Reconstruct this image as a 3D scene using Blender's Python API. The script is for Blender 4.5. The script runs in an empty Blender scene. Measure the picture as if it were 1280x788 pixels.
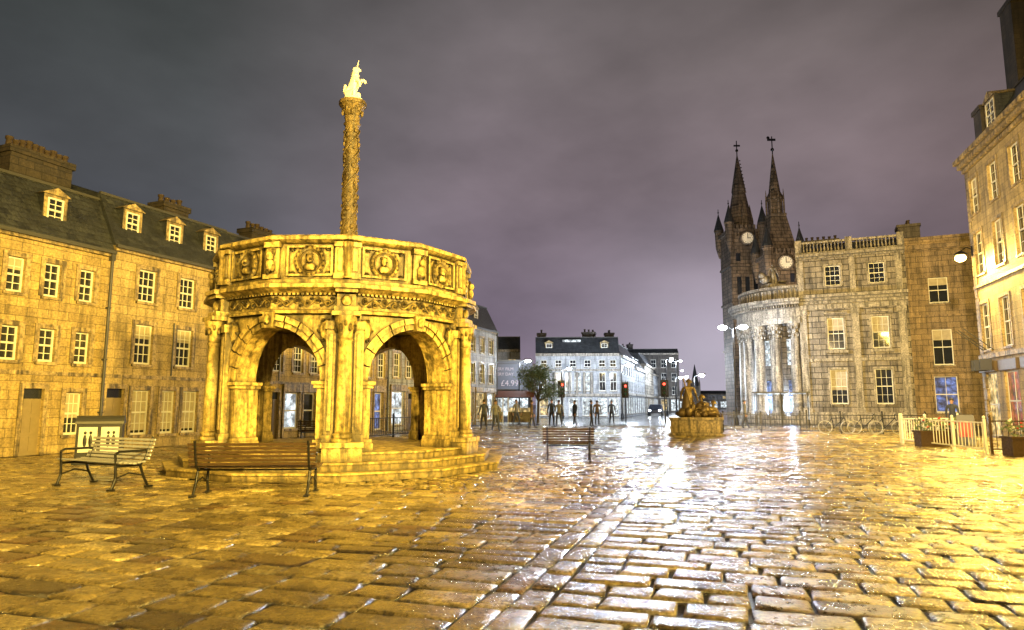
import bpy, math, random
from mathutils import Vector, Matrix
random.seed(7)
R_=math.radians
sc=bpy.context.scene
COL=sc.collection

# ---------------------------------------------------------------- materials
def newmat(name):
    m=bpy.data.materials.new(name); m.use_nodes=True
    nt=m.node_tree; nt.nodes.clear()
    o=nt.nodes.new('ShaderNodeOutputMaterial'); b=nt.nodes.new('ShaderNodeBsdfPrincipled')
    nt.links.new(b.outputs[0],o.inputs[0])
    return m,nt,b
def N(nt,t,**k):
    n=nt.nodes.new(t)
    for a,v in k.items(): setattr(n,a,v)
    return n
def ramp(nt,fac,stops,interp='LINEAR'):
    r=nt.nodes.new('ShaderNodeValToRGB'); r.color_ramp.interpolation=interp
    e=r.color_ramp.elements
    while len(e)<len(stops): e.new(0.5)
    for i,(p,c) in enumerate(stops):
        e[i].position=p
        e[i].color=(c,c,c,1) if not hasattr(c,'__len__') else (*c,1)
    nt.links.new(fac,r.inputs[0]); return r.outputs[0]
def mixc(nt,fac,a,b,bt='MIX'):
    m=nt.nodes.new('ShaderNodeMix'); m.data_type='RGBA'; m.blend_type=bt
    for s,v in ((0,fac),(6,a),(7,b)):
        if isinstance(v,(int,float)): m.inputs[s].default_value=v
        elif isinstance(v,tuple): m.inputs[s].default_value=(*v,1)
        else: nt.links.new(v,m.inputs[s])
    return m.outputs[2]
def math_(nt,op,a,b=None):
    m=nt.nodes.new('ShaderNodeMath'); m.operation=op
    for i,v in enumerate((a,b)):
        if v is None: continue
        if isinstance(v,(int,float)): m.inputs[i].default_value=v
        else: nt.links.new(v,m.inputs[i])
    return m.outputs[0]
def noise(nt,vec,scale,detail=6,rough=.6):
    n=nt.nodes.new('ShaderNodeTexNoise'); n.inputs['Scale'].default_value=scale
    n.inputs['Detail'].default_value=detail; n.inputs['Roughness'].default_value=rough
    if vec is not None: nt.links.new(vec,n.inputs['Vector'])
    return n.outputs[0]
def simple(name,col,rough=.6,metal=0.,emit=None,es=0,var=.25,vs=6,bump=.0):
    m,nt,b=newmat(name)
    tc=N(nt,'ShaderNodeTexCoord').outputs['Object']
    n=noise(nt,tc,vs)
    c=mixc(nt,n,tuple(x*(1-var) for x in col),tuple(min(1,x*(1+var)) for x in col))
    nt.links.new(c,b.inputs['Base Color'])
    b.inputs['Roughness'].default_value=rough; b.inputs['Metallic'].default_value=metal
    if emit:
        b.inputs['Emission Color'].default_value=(*emit,1); b.inputs['Emission Strength'].default_value=es
    if bump:
        bp=N(nt,'ShaderNodeBump'); bp.inputs['Strength'].default_value=bump; bp.inputs['Distance'].default_value=.02
        nt.links.new(noise(nt,tc,vs*4),bp.inputs['Height']); nt.links.new(bp.outputs[0],b.inputs['Normal'])
    return m
def ashlar(name,c1,c2,mortar,bw=.55,rh=.27,ms=.012,rough=.7,stain=.6,scale=1.,bump=.6):
    m,nt,b=newmat(name)
    tc=N(nt,'ShaderNodeTexCoord').outputs['Object']
    s=N(nt,'ShaderNodeSeparateXYZ'); nt.links.new(tc,s.inputs[0])
    cx=N(nt,'ShaderNodeCombineXYZ')
    nt.links.new(math_(nt,'ADD',s.outputs[0],s.outputs[1]),cx.inputs[0]); nt.links.new(s.outputs[2],cx.inputs[1])
    br=N(nt,'ShaderNodeTexBrick'); nt.links.new(cx.outputs[0],br.inputs['Vector'])
    br.inputs['Color1'].default_value=(*c1,1); br.inputs['Color2'].default_value=(*c2,1); br.inputs['Mortar'].default_value=(*mortar,1)
    br.inputs['Scale'].default_value=scale; br.inputs['Brick Width'].default_value=bw; br.inputs['Row Height'].default_value=rh
    br.inputs['Mortar Size'].default_value=ms; br.inputs['Mortar Smooth'].default_value=.3
    n1=noise(nt,tc,14,8,.7); n2=noise(nt,tc,1.1,6,.65)
    mp=N(nt,'ShaderNodeMapping'); mp.inputs['Scale'].default_value=(3,3,.35); nt.links.new(tc,mp.inputs[0])
    n3=noise(nt,mp.outputs[0],1.2,6,.6)
    c=mixc(nt,1.,br.outputs['Color'],ramp(nt,n1,[(.28,.38),(.66,1.4)]),'MULTIPLY')
    c=mixc(nt,1.,c,ramp(nt,n2,[(.3,1-stain*.6),(.65,1.1)]),'MULTIPLY')
    c=mixc(nt,1.,c,ramp(nt,n3,[(.32,1-stain),(.55,1.05)]),'MULTIPLY')
    nt.links.new(c,b.inputs['Base Color']); b.inputs['Roughness'].default_value=rough
    h=math_(nt,'ADD',math_(nt,'MULTIPLY',br.outputs['Fac'],-1.),math_(nt,'MULTIPLY',n1,.8))
    bp=N(nt,'ShaderNodeBump'); bp.inputs['Strength'].default_value=bump; bp.inputs['Distance'].default_value=.025
    nt.links.new(h,bp.inputs['Height']); nt.links.new(bp.outputs[0],b.inputs['Normal'])
    return m
def carved(name,c1,c2,dark,rough=.5,aod=.22,bs=9,bump=.6):
    m,nt,b=newmat(name)
    tc=N(nt,'ShaderNodeTexCoord').outputs['Object']
    n1=noise(nt,tc,bs,9,.7); n2=noise(nt,tc,1.6,5,.6)
    c=mixc(nt,ramp(nt,n2,[(.35,0.),(.65,1.)]),c1,c2)
    c=mixc(nt,1.,c,ramp(nt,n1,[(.34,.30),(.6,1.25)]),'MULTIPLY')
    mp=N(nt,'ShaderNodeMapping'); mp.inputs['Scale'].default_value=(4,4,.4); nt.links.new(tc,mp.inputs[0])
    c=mixc(nt,1.,c,ramp(nt,noise(nt,mp.outputs[0],1.4,6,.6),[(.38,.25),(.54,1.)]),'MULTIPLY')
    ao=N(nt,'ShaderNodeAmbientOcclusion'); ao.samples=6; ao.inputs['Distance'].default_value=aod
    c=mixc(nt,ramp(nt,ao.outputs['AO'],[(.42,1.),(.9,0.)]),c,dark)  # grime and crevice shade mixed into the colour where occluded
    nt.links.new(c,b.inputs['Base Color']); b.inputs['Roughness'].default_value=rough
    bp=N(nt,'ShaderNodeBump'); bp.inputs['Strength'].default_value=bump; bp.inputs['Distance'].default_value=.03
    nt.links.new(n1,bp.inputs['Height']); nt.links.new(bp.outputs[0],b.inputs['Normal'])
    return m
M={}
M['gold']=ashlar('granite_warm',(.46,.34,.13),(.32,.235,.09),(.13,.095,.04),bw=.62,rh=.27,ms=.009,stain=.5,bump=.45)
M['gold2']=ashlar('granite_warm_b',(.45,.34,.15),(.31,.235,.10),(.13,.10,.05),bw=.7,rh=.30,ms=.009,stain=.55,bump=.45)
M['grey']=ashlar('granite_grey',(.32,.28,.22),(.19,.165,.135),(.045,.04,.03),bw=.9,rh=.42,ms=.03,stain=.8)
M['brown']=ashlar('granite_brown',(.28,.20,.11),(.20,.145,.085),(.06,.045,.03),bw=.8,rh=.4,ms=.016,stain=.7)
M['pale']=ashlar('granite_pale',(.40,.41,.43),(.28,.30,.33),(.1,.1,.11),bw=1.1,rh=.45,stain=.6)
M['darkst']=ashlar('granite_dark',(.10,.085,.07),(.06,.05,.045),(.02,.02,.02),bw=.9,rh=.4,stain=.7)
M['soot']=ashlar('sooty_chimney_stone',(.05,.038,.026),(.03,.024,.018),(.012,.01,.008),bw=.5,rh=.25,stain=.6)
M['town']=ashlar('granite_sooty',(.20,.15,.11),(.11,.085,.065),(.02,.018,.015),bw=.9,rh=.4,ms=.03,stain=.75)
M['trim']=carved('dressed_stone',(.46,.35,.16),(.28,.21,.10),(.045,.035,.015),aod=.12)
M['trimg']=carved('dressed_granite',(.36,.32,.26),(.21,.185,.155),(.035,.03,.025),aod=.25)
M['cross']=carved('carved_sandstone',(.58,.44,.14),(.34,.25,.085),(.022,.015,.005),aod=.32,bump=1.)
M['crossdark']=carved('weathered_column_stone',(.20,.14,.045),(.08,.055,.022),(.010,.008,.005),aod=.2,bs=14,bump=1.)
M['slate']=ashlar('slate_roof',(.045,.05,.055),(.025,.028,.034),(.01,.01,.012),bw=.3,rh=.17,ms=.01,rough=.38,stain=.4)
M['frame']=simple('white_paint',(.62,.61,.55),.5,var=.12)
M['glass'],nt,b=newmat('window_glass')
b.inputs['Base Color'].default_value=(.015,.018,.024,1); b.inputs['Roughness'].default_value=.06; b.inputs['Specular IOR Level'].default_value=.8
tc=N(nt,'ShaderNodeTexCoord').outputs['Object']; bp=N(nt,'ShaderNodeBump'); bp.inputs['Strength'].default_value=.15
nt.links.new(noise(nt,tc,1.7,3),bp.inputs['Height']); nt.links.new(bp.outputs[0],b.inputs['Normal'])
M['blind']=simple('net_curtain',(.36,.32,.24),.9,var=.5,vs=4)
def litmat(name,c,s):
    m,nt,b=newmat(name); tc=N(nt,'ShaderNodeTexCoord').outputs['Object']
    v=N(nt,'ShaderNodeTexVoronoi'); v.inputs['Scale'].default_value=2.6; nt.links.new(tc,v.inputs['Vector'])
    cc=mixc(nt,1.,ramp(nt,v.outputs['Distance'],[(0.,1.),(.75,.15)]),c,'MULTIPLY')
    cc=mixc(nt,1.,cc,ramp(nt,noise(nt,tc,5,4),[(.35,.25),(.6,1.2)]),'MULTIPLY')
    nt.links.new(cc,b.inputs['Emission Color']); b.inputs['Emission Strength'].default_value=s
    b.inputs['Base Color'].default_value=(.05,.05,.05,1); b.inputs['Roughness'].default_value=.1
    return m
M['litw']=litmat('lit_window_white',(.85,.95,1.),2.2)
M['litg']=litmat('lit_window_warm',(1.,.72,.3),1.6)
M['litb']=litmat('lit_window_blue',(.25,.4,1.),.9)
M['litr']=litmat('lit_window_red',(1.,.16,.08),.6)
M['door']=simple('painted_door',(.10,.07,.035),.45)
M['doorg']=simple('painted_door_tan',(.22,.17,.09),.5)
M['iron']=simple('black_iron',(.02,.02,.022),.35,.6)
M['lead']=simple('lead_pipe',(.04,.04,.04),.5)
M['alloy']=simple('alloy_rim',(.35,.35,.36),.35,.7)
M['wood']=simple('bench_wood',(.05,.03,.015),.25,var=.5,vs=14,bump=.3)
M['woodw']=simple('sheen_bench_wood',(.36,.36,.38),.18,.3,var=.4,vs=12,bump=.3)  # pale silver base colour carries the wet wood's reflective sheen
M['clay']=simple('chimney_clay',(.04,.026,.017),.8)
M['bronze']=simple('bronze',(.13,.09,.035),.4,.5,var=.7,vs=14,bump=.6)
M['marble']=simple('white_marble',(.8,.78,.68),.4,var=.2,vs=10,bump=.4)
M['redp']=simple('red_paint',(.35,.03,.02),.5)
M['awn']=simple('awning_canvas',(.14,.05,.03),.8)
M['clockf']=simple('clock_face',(.7,.66,.55),.5,emit=(1,.8,.5),es=.2)
M['asph']=simple('wet_asphalt',(.05,.05,.052),.22,var=.4,vs=3,bump=.4)
M['carp']=simple('car_paint',(.5,.5,.52),.2,.3)
M['card']=simple('car_paint_dark',(.03,.035,.05),.2,.3)
M['tyre']=simple('tyre',(.02,.02,.02),.8)
M['bark']=simple('bark',(.08,.06,.04),.9)
M['panel']=simple('cladding_panel',(.05,.055,.075),.6,var=.15)
M['post']=simple('poster',(.5,.5,.48),.4,var=.35,vs=3)
def lampmat(name,c,s):
    m,nt,b=newmat(name); b.inputs['Emission Color'].default_value=(*c,1); b.inputs['Emission Strength'].default_value=s
    b.inputs['Base Color'].default_value=(.8,.8,.8,1); return m
M['lampw']=lampmat('lamp_glow_white',(.85,.93,1.),60)
M['lampo']=lampmat('lamp_glow_warm',(1.,.62,.15),30)
M['lred']=lampmat('signal_red',(1.,.03,.02),6)
M['lgrn']=simple('signal_green_off',(.01,.08,.04),.3)
M['txt']=lampmat('sign_letters',(.8,.65,.7),.06)
m,nt,b=newmat('leaves'); g=N(nt,'ShaderNodeNewGeometry')
nt.links.new(ramp(nt,g.outputs['Random Per Island'],[(0.,(.035,.06,.03)),(.6,(.08,.12,.05)),(1.,(.16,.18,.09))]),b.inputs['Base Color'])
b.inputs['Roughness'].default_value=.5; M['leaf']=m
def paving(name,stops,bumpd=.012):
    m,nt,b=newmat(name); g=N(nt,'ShaderNodeNewGeometry'); tc=N(nt,'ShaderNodeTexCoord').outputs['Object']
    base=ramp(nt,g.outputs['Random Per Island'],stops)
    n1=noise(nt,tc,24,10,.75); n2=noise(nt,tc,4.2,8,.7); n3=noise(nt,tc,.6,6,.65); n4=noise(nt,tc,.16,4,.6)
    c=mixc(nt,1.,base,ramp(nt,n1,[(.33,.2),(.62,1.6)]),'MULTIPLY')
    c=mixc(nt,1.,c,ramp(nt,n2,[(.35,.3),(.6,1.25)]),'MULTIPLY')
    c=mixc(nt,1.,c,ramp(nt,n4,[(.38,.65),(.6,1.15)]),'MULTIPLY')
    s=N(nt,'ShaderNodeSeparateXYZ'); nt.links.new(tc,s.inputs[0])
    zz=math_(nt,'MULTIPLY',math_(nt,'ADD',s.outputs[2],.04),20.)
    c=mixc(nt,1.,c,ramp(nt,zz,[(.30,.08),(.66,1.)]),'MULTIPLY')  # joint shade painted in: colour darkens down the stone sides
    nt.links.new(c,b.inputs['Base Color'])
    pud=ramp(nt,n3,[(.40,0.),(.56,1.)])
    r=math_(nt,'ADD',math_(nt,'MULTIPLY',pud,.12),ramp(nt,n2,[(.35,.10),(.65,.24)]))
    nt.links.new(r,b.inputs['Roughness']); b.inputs['Specular IOR Level'].default_value=1.
    b.inputs['Coat Weight'].default_value=.5; b.inputs['Coat Roughness'].default_value=.12
    h=math_(nt,'ADD',math_(nt,'MULTIPLY',n1,.55),math_(nt,'MULTIPLY',n2,2.2))
    bp=N(nt,'ShaderNodeBump'); bp.inputs['Distance'].default_value=bumpd*2
    nt.links.new(math_(nt,'ADD',math_(nt,'MULTIPLY',pud,.5),.35),bp.inputs['Strength'])
    nt.links.new(h,bp.inputs['Height']); nt.links.new(bp.outputs[0],b.inputs['Normal'])
    nt.links.new(bp.outputs[0],b.inputs['Coat Normal'])
    return m
M['pave']=paving('wet_granite_setts',[(0.,(.055,.042,.018)),(.14,(.34,.26,.09)),(.36,(.20,.15,.058)),(.52,(.46,.35,.12)),(.66,(.10,.075,.034)),(.74,(.17,.10,.04)),(.84,(.32,.26,.12)),(1.,(.54,.42,.17))])
M['joint']=simple('joint_mortar',(.014,.011,.007),.35,var=.5,vs=8,bump=.5)

# ---------------------------------------------------------------- mesh builder
class MB:
    def __init__(s): s.v=[]; s.f=[]; s.sm=[]
    def add(s,vs,fs,smooth=False):
        o=len(s.v); s.v+= [tuple(p) for p in vs]
        for f in fs: s.f.append(tuple(i+o for i in f)); s.sm.append(smooth)
    def box(s,x0,x1,y0,y1,z0,z1,T=None):
        vs=[(x,y,z) for z in (z0,z1) for x,y in ((x0,y0),(x1,y0),(x1,y1),(x0,y1))]
        if T: vs=[T(*p) for p in vs]
        s.add(vs,[(0,3,2,1),(4,5,6,7),(0,1,5,4),(1,2,6,5),(2,3,7,6),(3,0,4,7)])
    def quad(s,a,b,c,d): s.add([a,b,c,d],[(0,1,2,3)])
    def lathe(s,prof,c=(0,0,0),n=16,smooth=True,a0=0.,T=None,caps=True):
        vs=[]
        for r,z in prof:
            for i in range(n):
                a=a0+2*math.pi*i/n; p=(c[0]+r*math.cos(a),c[1]+r*math.sin(a),c[2]+z)
                vs.append(T(*p) if T else p)
        fs=[(j*n+i,j*n+(i+1)%n,(j+1)*n+(i+1)%n,(j+1)*n+i) for j in range(len(prof)-1) for i in range(n)]
        s.add(vs,fs,smooth)
        if caps:
            s.add(vs[:n][::-1],[tuple(range(n))]); s.add(vs[-n:],[tuple(range(n))])
    def tube(s,p0,p1,r0,r1=None,n=8):
        r1=r0 if r1 is None else r1
        p0=Vector(p0);p1=Vector(p1);d=(p1-p0)
        if d.length<1e-6: return
        d.normalize(); a=d.orthogonal().normalized(); b=d.cross(a)
        vs=[]
        for p,r in ((p0,r0),(p1,r1)):
            for i in range(n):
                t=2*math.pi*i/n; vs.append(p+a*r*math.cos(t)+b*r*math.sin(t))
        s.add(vs,[(i,(i+1)%n,n+(i+1)%n,n+i) for i in range(n)],True)
        s.add(vs[:n][::-1],[tuple(range(n))]); s.add(vs[n:],[tuple(range(n))])
    def path(s,pts,r,n=6):
        for a,b in zip(pts,pts[1:]): s.tube(a,b,r,r,n)
    def ball(s,c,rx,ry=None,rz=None,T=None,n=10,m=7):
        ry=ry or rx; rz=rz or rx; vs=[]
        for j in range(m+1):
            ph=math.pi*j/m
            for i in range(n):
                t=2*math.pi*i/n; p=(c[0]+rx*math.sin(ph)*math.cos(t),c[1]+ry*math.sin(ph)*math.sin(t),c[2]+rz*math.cos(ph))
                vs.append(T(*p) if T else p)
        s.add(vs,[(j*n+i,j*n+(i+1)%n,(j+1)*n+(i+1)%n,(j+1)*n+i) for j in range(m) for i in range(n)],True)
    def torus(s,c,R,r,T,n=20,m=6):
        vs=[]
        for i in range(n):
            a=2*math.pi*i/n
            for j in range(m):
                b=2*math.pi*j/m; rr=R+r*math.cos(b)
                vs.append(T(c[0]+rr*math.cos(a),c[1]+r*math.sin(b),c[2]+rr*math.sin(a)))
        s.add(vs,[(i*m+j,i*m+(j+1)%m,((i+1)%n)*m+(j+1)%m,((i+1)%n)*m+j) for i in range(n) for j in range(m)],True)
    def arc(s,cx,cy,r0,r1,z0,z1,a0,a1,n=24):
        vs=[]
        for i in range(n+1):
            a=a0+(a1-a0)*i/n
            for r,z in ((r0,z0),(r1,z0),(r1,z1),(r0,z1)): vs.append((cx+r*math.cos(a),cy+r*math.sin(a),z))
        fs=[(i*4+j,i*4+(j+1)%4,(i+1)*4+(j+1)%4,(i+1)*4+j) for i in range(n) for j in range(4)]
        fs+=[(0,1,2,3),(n*4+3,n*4+2,n*4+1,n*4)]
        s.add(vs,fs)
class Ob:
    def __init__(s,name,loc=(0,0,0),rz=0):
        s.name=name; s.e=bpy.data.objects.new(name,None); COL.objects.link(s.e)
        s.e.location=loc; s.e.rotation_euler=(0,0,rz); s.p={}; s.e.empty_display_size=.2
    def __call__(s,part,mat):
        if part not in s.p: s.p[part]=(MB(),mat)
        return s.p[part][0]
    def done(s,bevel=None):
        import bmesh
        for k,(mb,mat) in s.p.items():
            if not mb.v: continue
            me=bpy.data.meshes.new(k); me.from_pydata(mb.v,[],mb.f)
            me.polygons.foreach_set('use_smooth',mb.sm)
            bm=bmesh.new(); bm.from_mesh(me); bmesh.ops.recalc_face_normals(bm,faces=bm.faces); bm.to_mesh(me); bm.free()
            me.materials.append(M[mat]); o=bpy.data.objects.new(k,me); COL.objects.link(o); o.parent=s.e
            if bevel and k in bevel:
                md=o.modifiers.new('b','BEVEL'); md.width=bevel[k]; md.segments=2; md.limit_method='ANGLE'
        return s.e
def light(kind,name,loc,P,col,size=.3,parent=None,rot=None,**k):
    l=bpy.data.lights.new(name,kind); l.energy=P; l.color=col
    if kind in('POINT','SPOT'): l.shadow_soft_size=size
    for a,v in k.items(): setattr(l,a,v)
    o=bpy.data.objects.new(name,l); COL.objects.link(o); o.location=loc
    if rot: o.rotation_euler=rot
    if parent: o.parent=parent
    return o
def aim(d): return Vector(d).to_track_quat('-Z','Y').to_euler()

# ---------------------------------------------------------------- facades
def wall(b,part,mat,x0,x1,z0,z1,ops,y=0.,rev=.16):
    xs=sorted(set([x0,x1]+[v for o in ops for v in (o[0],o[1])])); zs=sorted(set([z0,z1]+[v for o in ops for v in (o[2],o[3])]))
    w=b(part,mat)
    for i in range(len(xs)-1):
        for j in range(len(zs)-1):
            cx=(xs[i]+xs[i+1])/2; cz=(zs[j]+zs[j+1])/2
            if any(o[0]<cx<o[1] and o[2]<cz<o[3] for o in ops): continue
            w.quad((xs[i],y,zs[j]),(xs[i+1],y,zs[j]),(xs[i+1],y,zs[j+1]),(xs[i],y,zs[j+1]))
    for o in ops:
        a,c,e,f=o[:4]
        w.quad((a,y,e),(a,y+rev,e),(a,y+rev,f),(a,y,f)); w.quad((c,y,e),(c,y,f),(c,y+rev,f),(c,y+rev,e))
        w.quad((a,y,f),(a,y+rev,f),(c,y+rev,f),(c,y,f)); w.quad((a,y,e),(c,y,e),(c,y+rev,e),(a,y+rev,e))
def window(b,o,y=0.,rev=.16,gl='glass',bars=(2,2),fr='frame',sill='trim',sur=None,blind=.0):
    a,c,e,f=o[:4]; F=b('window_frames_'+fr,fr); w=.055; yy=y+rev
    G=b('glazing_'+gl,gl); G.quad((a,yy-.02,e),(c,yy-.02,e),(c,yy-.02,f),(a,yy-.02,f))
    if blind>0:
        B=b('curtains','blind'); zb=f-(f-e)*blind; B.box(a+w,c-w,yy-.032,yy-.026,zb,f-w)
    y0,y1=yy-.07,yy-.035
    F.box(a,a+w,y0,y1,e,f); F.box(c-w,c,y0,y1,e,f); F.box(a+w,c-w,y0,y1,e,e+w*1.3); F.box(a+w,c-w,y0,y1,f-w,f)
    zm=(e+f)/2; F.box(a+w,c-w,y0-.01,y1-.003,zm-.03,zm+.03)
    nx,nz=bars
    for i in range(1,nx):
        x=a+w+(c-a-2*w)*i/nx; F.box(x-.013,x+.013,y0+.012,y1-.002,e+w,f-w)
    for h0,h1 in ((e+w,zm-.03),(zm+.03,f-w)):
        for j in range(1,nz):
            z=h0+(h1-h0)*j/nz; F.box(a+w,c-w,y0+.015,y1-.004,z-.012,z+.012)
    if sill: b('sills',sill).box(a-.07,c+.07,y-.07,y+.02,e-.09,e-.001)
    if sur:
        s_=b('surrounds',sur); s_.box(a-.14,a-.002,y-.03,y+.01,e,f+.14); s_.box(c+.002,c+.14,y-.03,y+.01,e,f+.14); s_.box(a-.002,c+.002,y-.032,y+.008,f+.002,f+.142)
def chimney(b,x0,x1,y0,y1,z0,z1,mat,pots=4):
    c=b('chimney_stack',mat); c.box(x0,x1,y0,y1,z0,z1-.22); b('chimney_cap',mat).box(x0-.07,x1+.07,y0-.07,y1+.07,z1-.22,z1)
    for i in range(pots):
        L=b('chimney_pots','clay')
        if (x1-x0)>(y1-y0): px=x0+(x1-x0)*(i+.5)/pots; py=(y0+y1)/2
        else: px=(x0+x1)/2; py=y0+(y1-y0)*(i+.5)/pots
        h=.26+.12*random.random(); L.lathe([(.11,0),(.09,h*.7),(.12,h*.75),(.12,h)],(px,py,z1),8)
def dormer(b,x,z,w=.75,h=1.0,y=.25,dep=1.4,gl='glass'):
    o=(x-w/2+.12,x+w/2-.12,z+.12,z+h-.1)
    wall(b,'dormer_fronts','trim',x-w/2,x+w/2,z,z+h,[o],y=y,rev=.06); window(b,o,y=y,rev=.06,sill=None,gl=gl)
    d=b('dormer_cheeks','slate'); d.quad((x-w/2,y,z),(x-w/2,y+dep,z),(x-w/2,y+dep,z+h),(x-w/2,y,z+h)); d.quad((x+w/2,y,z),(x+w/2,y+dep,z),(x+w/2,y+dep,z+h),(x+w/2,y,z+h))
    p=b('dormer_pediments','trim'); hh=w*.32
    p.add([(x-w/2-.08,y-.06,z+h),(x+w/2+.08,y-.06,z+h),(x,y-.06,z+h+hh),(x-w/2-.08,y+dep,z+h),(x+w/2+.08,y+dep,z+h),(x,y+dep,z+h+hh)],[(0,1,2),(3,5,4),(0,3,4,1),(1,4,5,2),(2,5,3,0)])
def mansard(b,x0,x1,D,z,h=1.9,inset=.85,top=.9,eo=.12):
    r=b('roof','slate')
    a=[(x0,-eo,z),(x1,-eo,z),(x1,D,z),(x0,D,z)]
    m1=[(x0,inset,z+h),(x1,inset,z+h),(x1,D-inset,z+h),(x0,D-inset,z+h)]
    t=[(x0,D/2,z+h+top),(x1,D/2,z+h+top)]
    r.add(a+m1+t,[(0,1,5,4),(4,5,9,8),(7,8,9,6),(2,3,7,6),(0,4,8,7,3),(1,2,6,9,5)])
    b('roof_ridge','lead').box(x0,x1,inset-.05,inset+.06,z+h-.02,z+h+.07)
    b('gutter','lead').box(x0,x1,-eo-.1,-eo+.03,z-.08,z+.03)
def shell(b,mat,x0,x1,D,z0,z1):
    w=b('walls',mat)
    w.quad((x0,0,z0),(x0,D,z0),(x0,D,z1),(x0,0,z1)); w.quad((x1,0,z0),(x1,D,z0),(x1,D,z1),(x1,0,z1)); w.quad((x0,D,z0),(x1,D,z0),(x1,D,z1),(x0,D,z1))

# ---- left terrace ----
TH=math.atan2(1,.40); KL=1.077
def lp(k): return (-14.4+.4*k,19.5+k,0)
def lhouse(name,k0,k1,mat,eave,wins,rows,groundops,dorm,chims,gw=.62,roofh=1.9):
    b=Ob(name,lp(k0),TH); L=(k1-k0)*KL-.004; ops=[]
    for k in wins:
        x=(k-k0)*KL
        for (z0,z1) in rows: ops.append((x-gw/2,x+gw/2,z0,z1,'w'))
    for g in groundops:
        x0,x1=(g[0]-k0)*KL,(g[1]-k0)*KL; ops.append((x0,x1,g[2],g[3],g[4]))
    wall(b,'walls',mat,0,L,0,eave,ops); shell(b,mat,0,L,7,0,eave)
    for o in ops:
        t=o[4]
        if t=='w': window(b,o,bars=(2,2) if gw<.6 else (3,2),sur='trim',blind=random.choice([0,0,0,0,.35,.5]))
        elif t=='g': window(b,o,bars=(3,2),sur='trim',blind=random.choice([.9,.6,.9]))
        elif t in('door','doorg'):
            d=b('doors','door' if t=='door' else 'doorg'); d.box(o[0],o[1],.09,.15,o[2],o[3]-.3)
            for i in range(2):
                for j in range(3):
                    xx=o[0]+.08+(o[1]-o[0]-.1)*i/2; zz=o[2]+.12+(o[3]-.3-o[2])*j/3; d.box(xx,xx+(o[1]-o[0])/2-.13,.075,.092,zz,zz+(o[3]-o[2])/3-.22)
            b('glazing_glass','glass').box(o[0],o[1],.1,.14,o[3]-.299,o[3]); b('surrounds','trim').box(o[0]-.12,o[1]+.12,-.04,.01,o[3],o[3]+.16)
            b('surrounds','trim').box(o[0]-.12,o[0]-.003,-.037,.008,0,o[3]); b('surrounds','trim').box(o[1]+.003,o[1]+.12,-.037,.008,0,o[3])
        else:
            window(b,o,gl=t,bars=(1,1),fr='frame',sill='trim')
            b('fascia','trim').box(o[0]-.15,o[1]+.15,-.12,-.003,o[3]+.03,o[3]+.38)
            for xx in (o[0]-.13,o[1]+.03): b('shop_pilasters','trim').box(xx,xx+.1,-.08,-.002,0,o[3]+.02)
    b('string_course','trim').box(0,L,-.04,-.002,2.35,2.47); b('eaves_cornice','trim').box(0,L,-.13,-.002,eave-.17,eave-.01)
    mansard(b,0,L,7,eave,h=roofh)
    for k in dorm: dormer(b,(k-k0)*KL,eave+.45)
    for (k,w,y0,y1,z,p) in chims: chimney(b,(k-k0)*KL,(k-k0)*KL+w,y0,y1,eave+1,z,'soot',p)
    p=b('downpipe','lead'); p.tube((L-.06,-.1,0),(L-.06,-.1,eave),.045); p.box(L-.14,L+.0,-.17,-.03,eave-.3,eave-.05)
    for z in (1.2,2.9,4.6): p.box(L-.12,L-.01,-.15,-.01,z,z+.05)
    b('vent_pipes','lead').tube((L*.45,-.09,2.5),(L*.45,-.09,4.4),.025)
    b.done(); return b
R3=[(2.75,3.75),(4.72,5.75)]
lhouse('stone_townhouse',-6,2.72,'gold',6.5,[-5.2,-4.17,-3.13,-2.1,-1.06,-.06,.94,1.97],R3,
  [(.42,.98,.0,1.95,'doorg'),(1.6,2.1,.55,1.85,'g'),(-.9,-.3,.55,1.85,'g'),(-2.4,-1.8,.55,1.85,'g'),(-4,-3.4,.55,1.85,'g')],
  [1.0,-1.1,-3.5],[(.4,2.0,1.6,2.2,9.6,10),(-5.9,.8,1.6,3.2,9.6,3)],gw=.5)
lhouse('granite_townhouse',2.72,8.0,'gold2',6.75,[4.03,5.63,7.24],[(2.85,4.22),(5.02,6.15)],
  [(2.85,3.45,0,2.0,'doorg'),(3.75,4.4,.45,1.97,'g'),(4.85,5.4,.45,1.97,'g'),(5.7,6.35,.45,1.97,'g'),(6.9,7.5,0,2.0,'door')],
  [3.5,5.15,6.75],[(6.2,1.2,2.2,3.0,9.6,4)],gw=.72)
lhouse('stone_townhouse',8.0,13.2,'gold',6.7,[9.0,10.3,11.6,12.7],[(2.9,4.1),(4.95,5.95)],
  [(8.5,9.6,.3,2.0,'litg'),(9.9,10.5,0,2.0,'door'),(10.8,11.7,.4,2.0,'litw'),(12.0,12.8,.4,2.0,'glass')],
  [9,10.6,12.2],[(11.,1.8,2.5,3.3,9.8,6)],gw=.68)
lhouse('granite_townhouse',13.2,18.6,'gold2',7.2,[14,15.4,16.8,18],[(2.9,4.3),(5.2,6.4)],
  [(13.6,14.6,.3,2.1,'litg'),(15,15.6,0,2.1,'door'),(15.9,17,.3,2.1,'litw'),(17.4,18.2,.1,2.1,'litb')],
  [14.6,17],[(17.5,1.6,2.5,3.3,10.0,4)],gw=.75)
lhouse('stone_shop_building',18.6,25,'pale',7.6,[19.5,20.8,22.1,23.4,24.4],[(3.0,4.4),(5.3,6.7)],
  [(19,20.3,.3,2.2,'litw'),(20.7,21.3,0,2.1,'door'),(21.6,23,.3,2.2,'litg'),(23.5,24.6,.3,2.2,'litw')],
  [20,22,24],[(23.5,1.4,2.5,3.5,10.8,4)],gw=.75)
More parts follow.
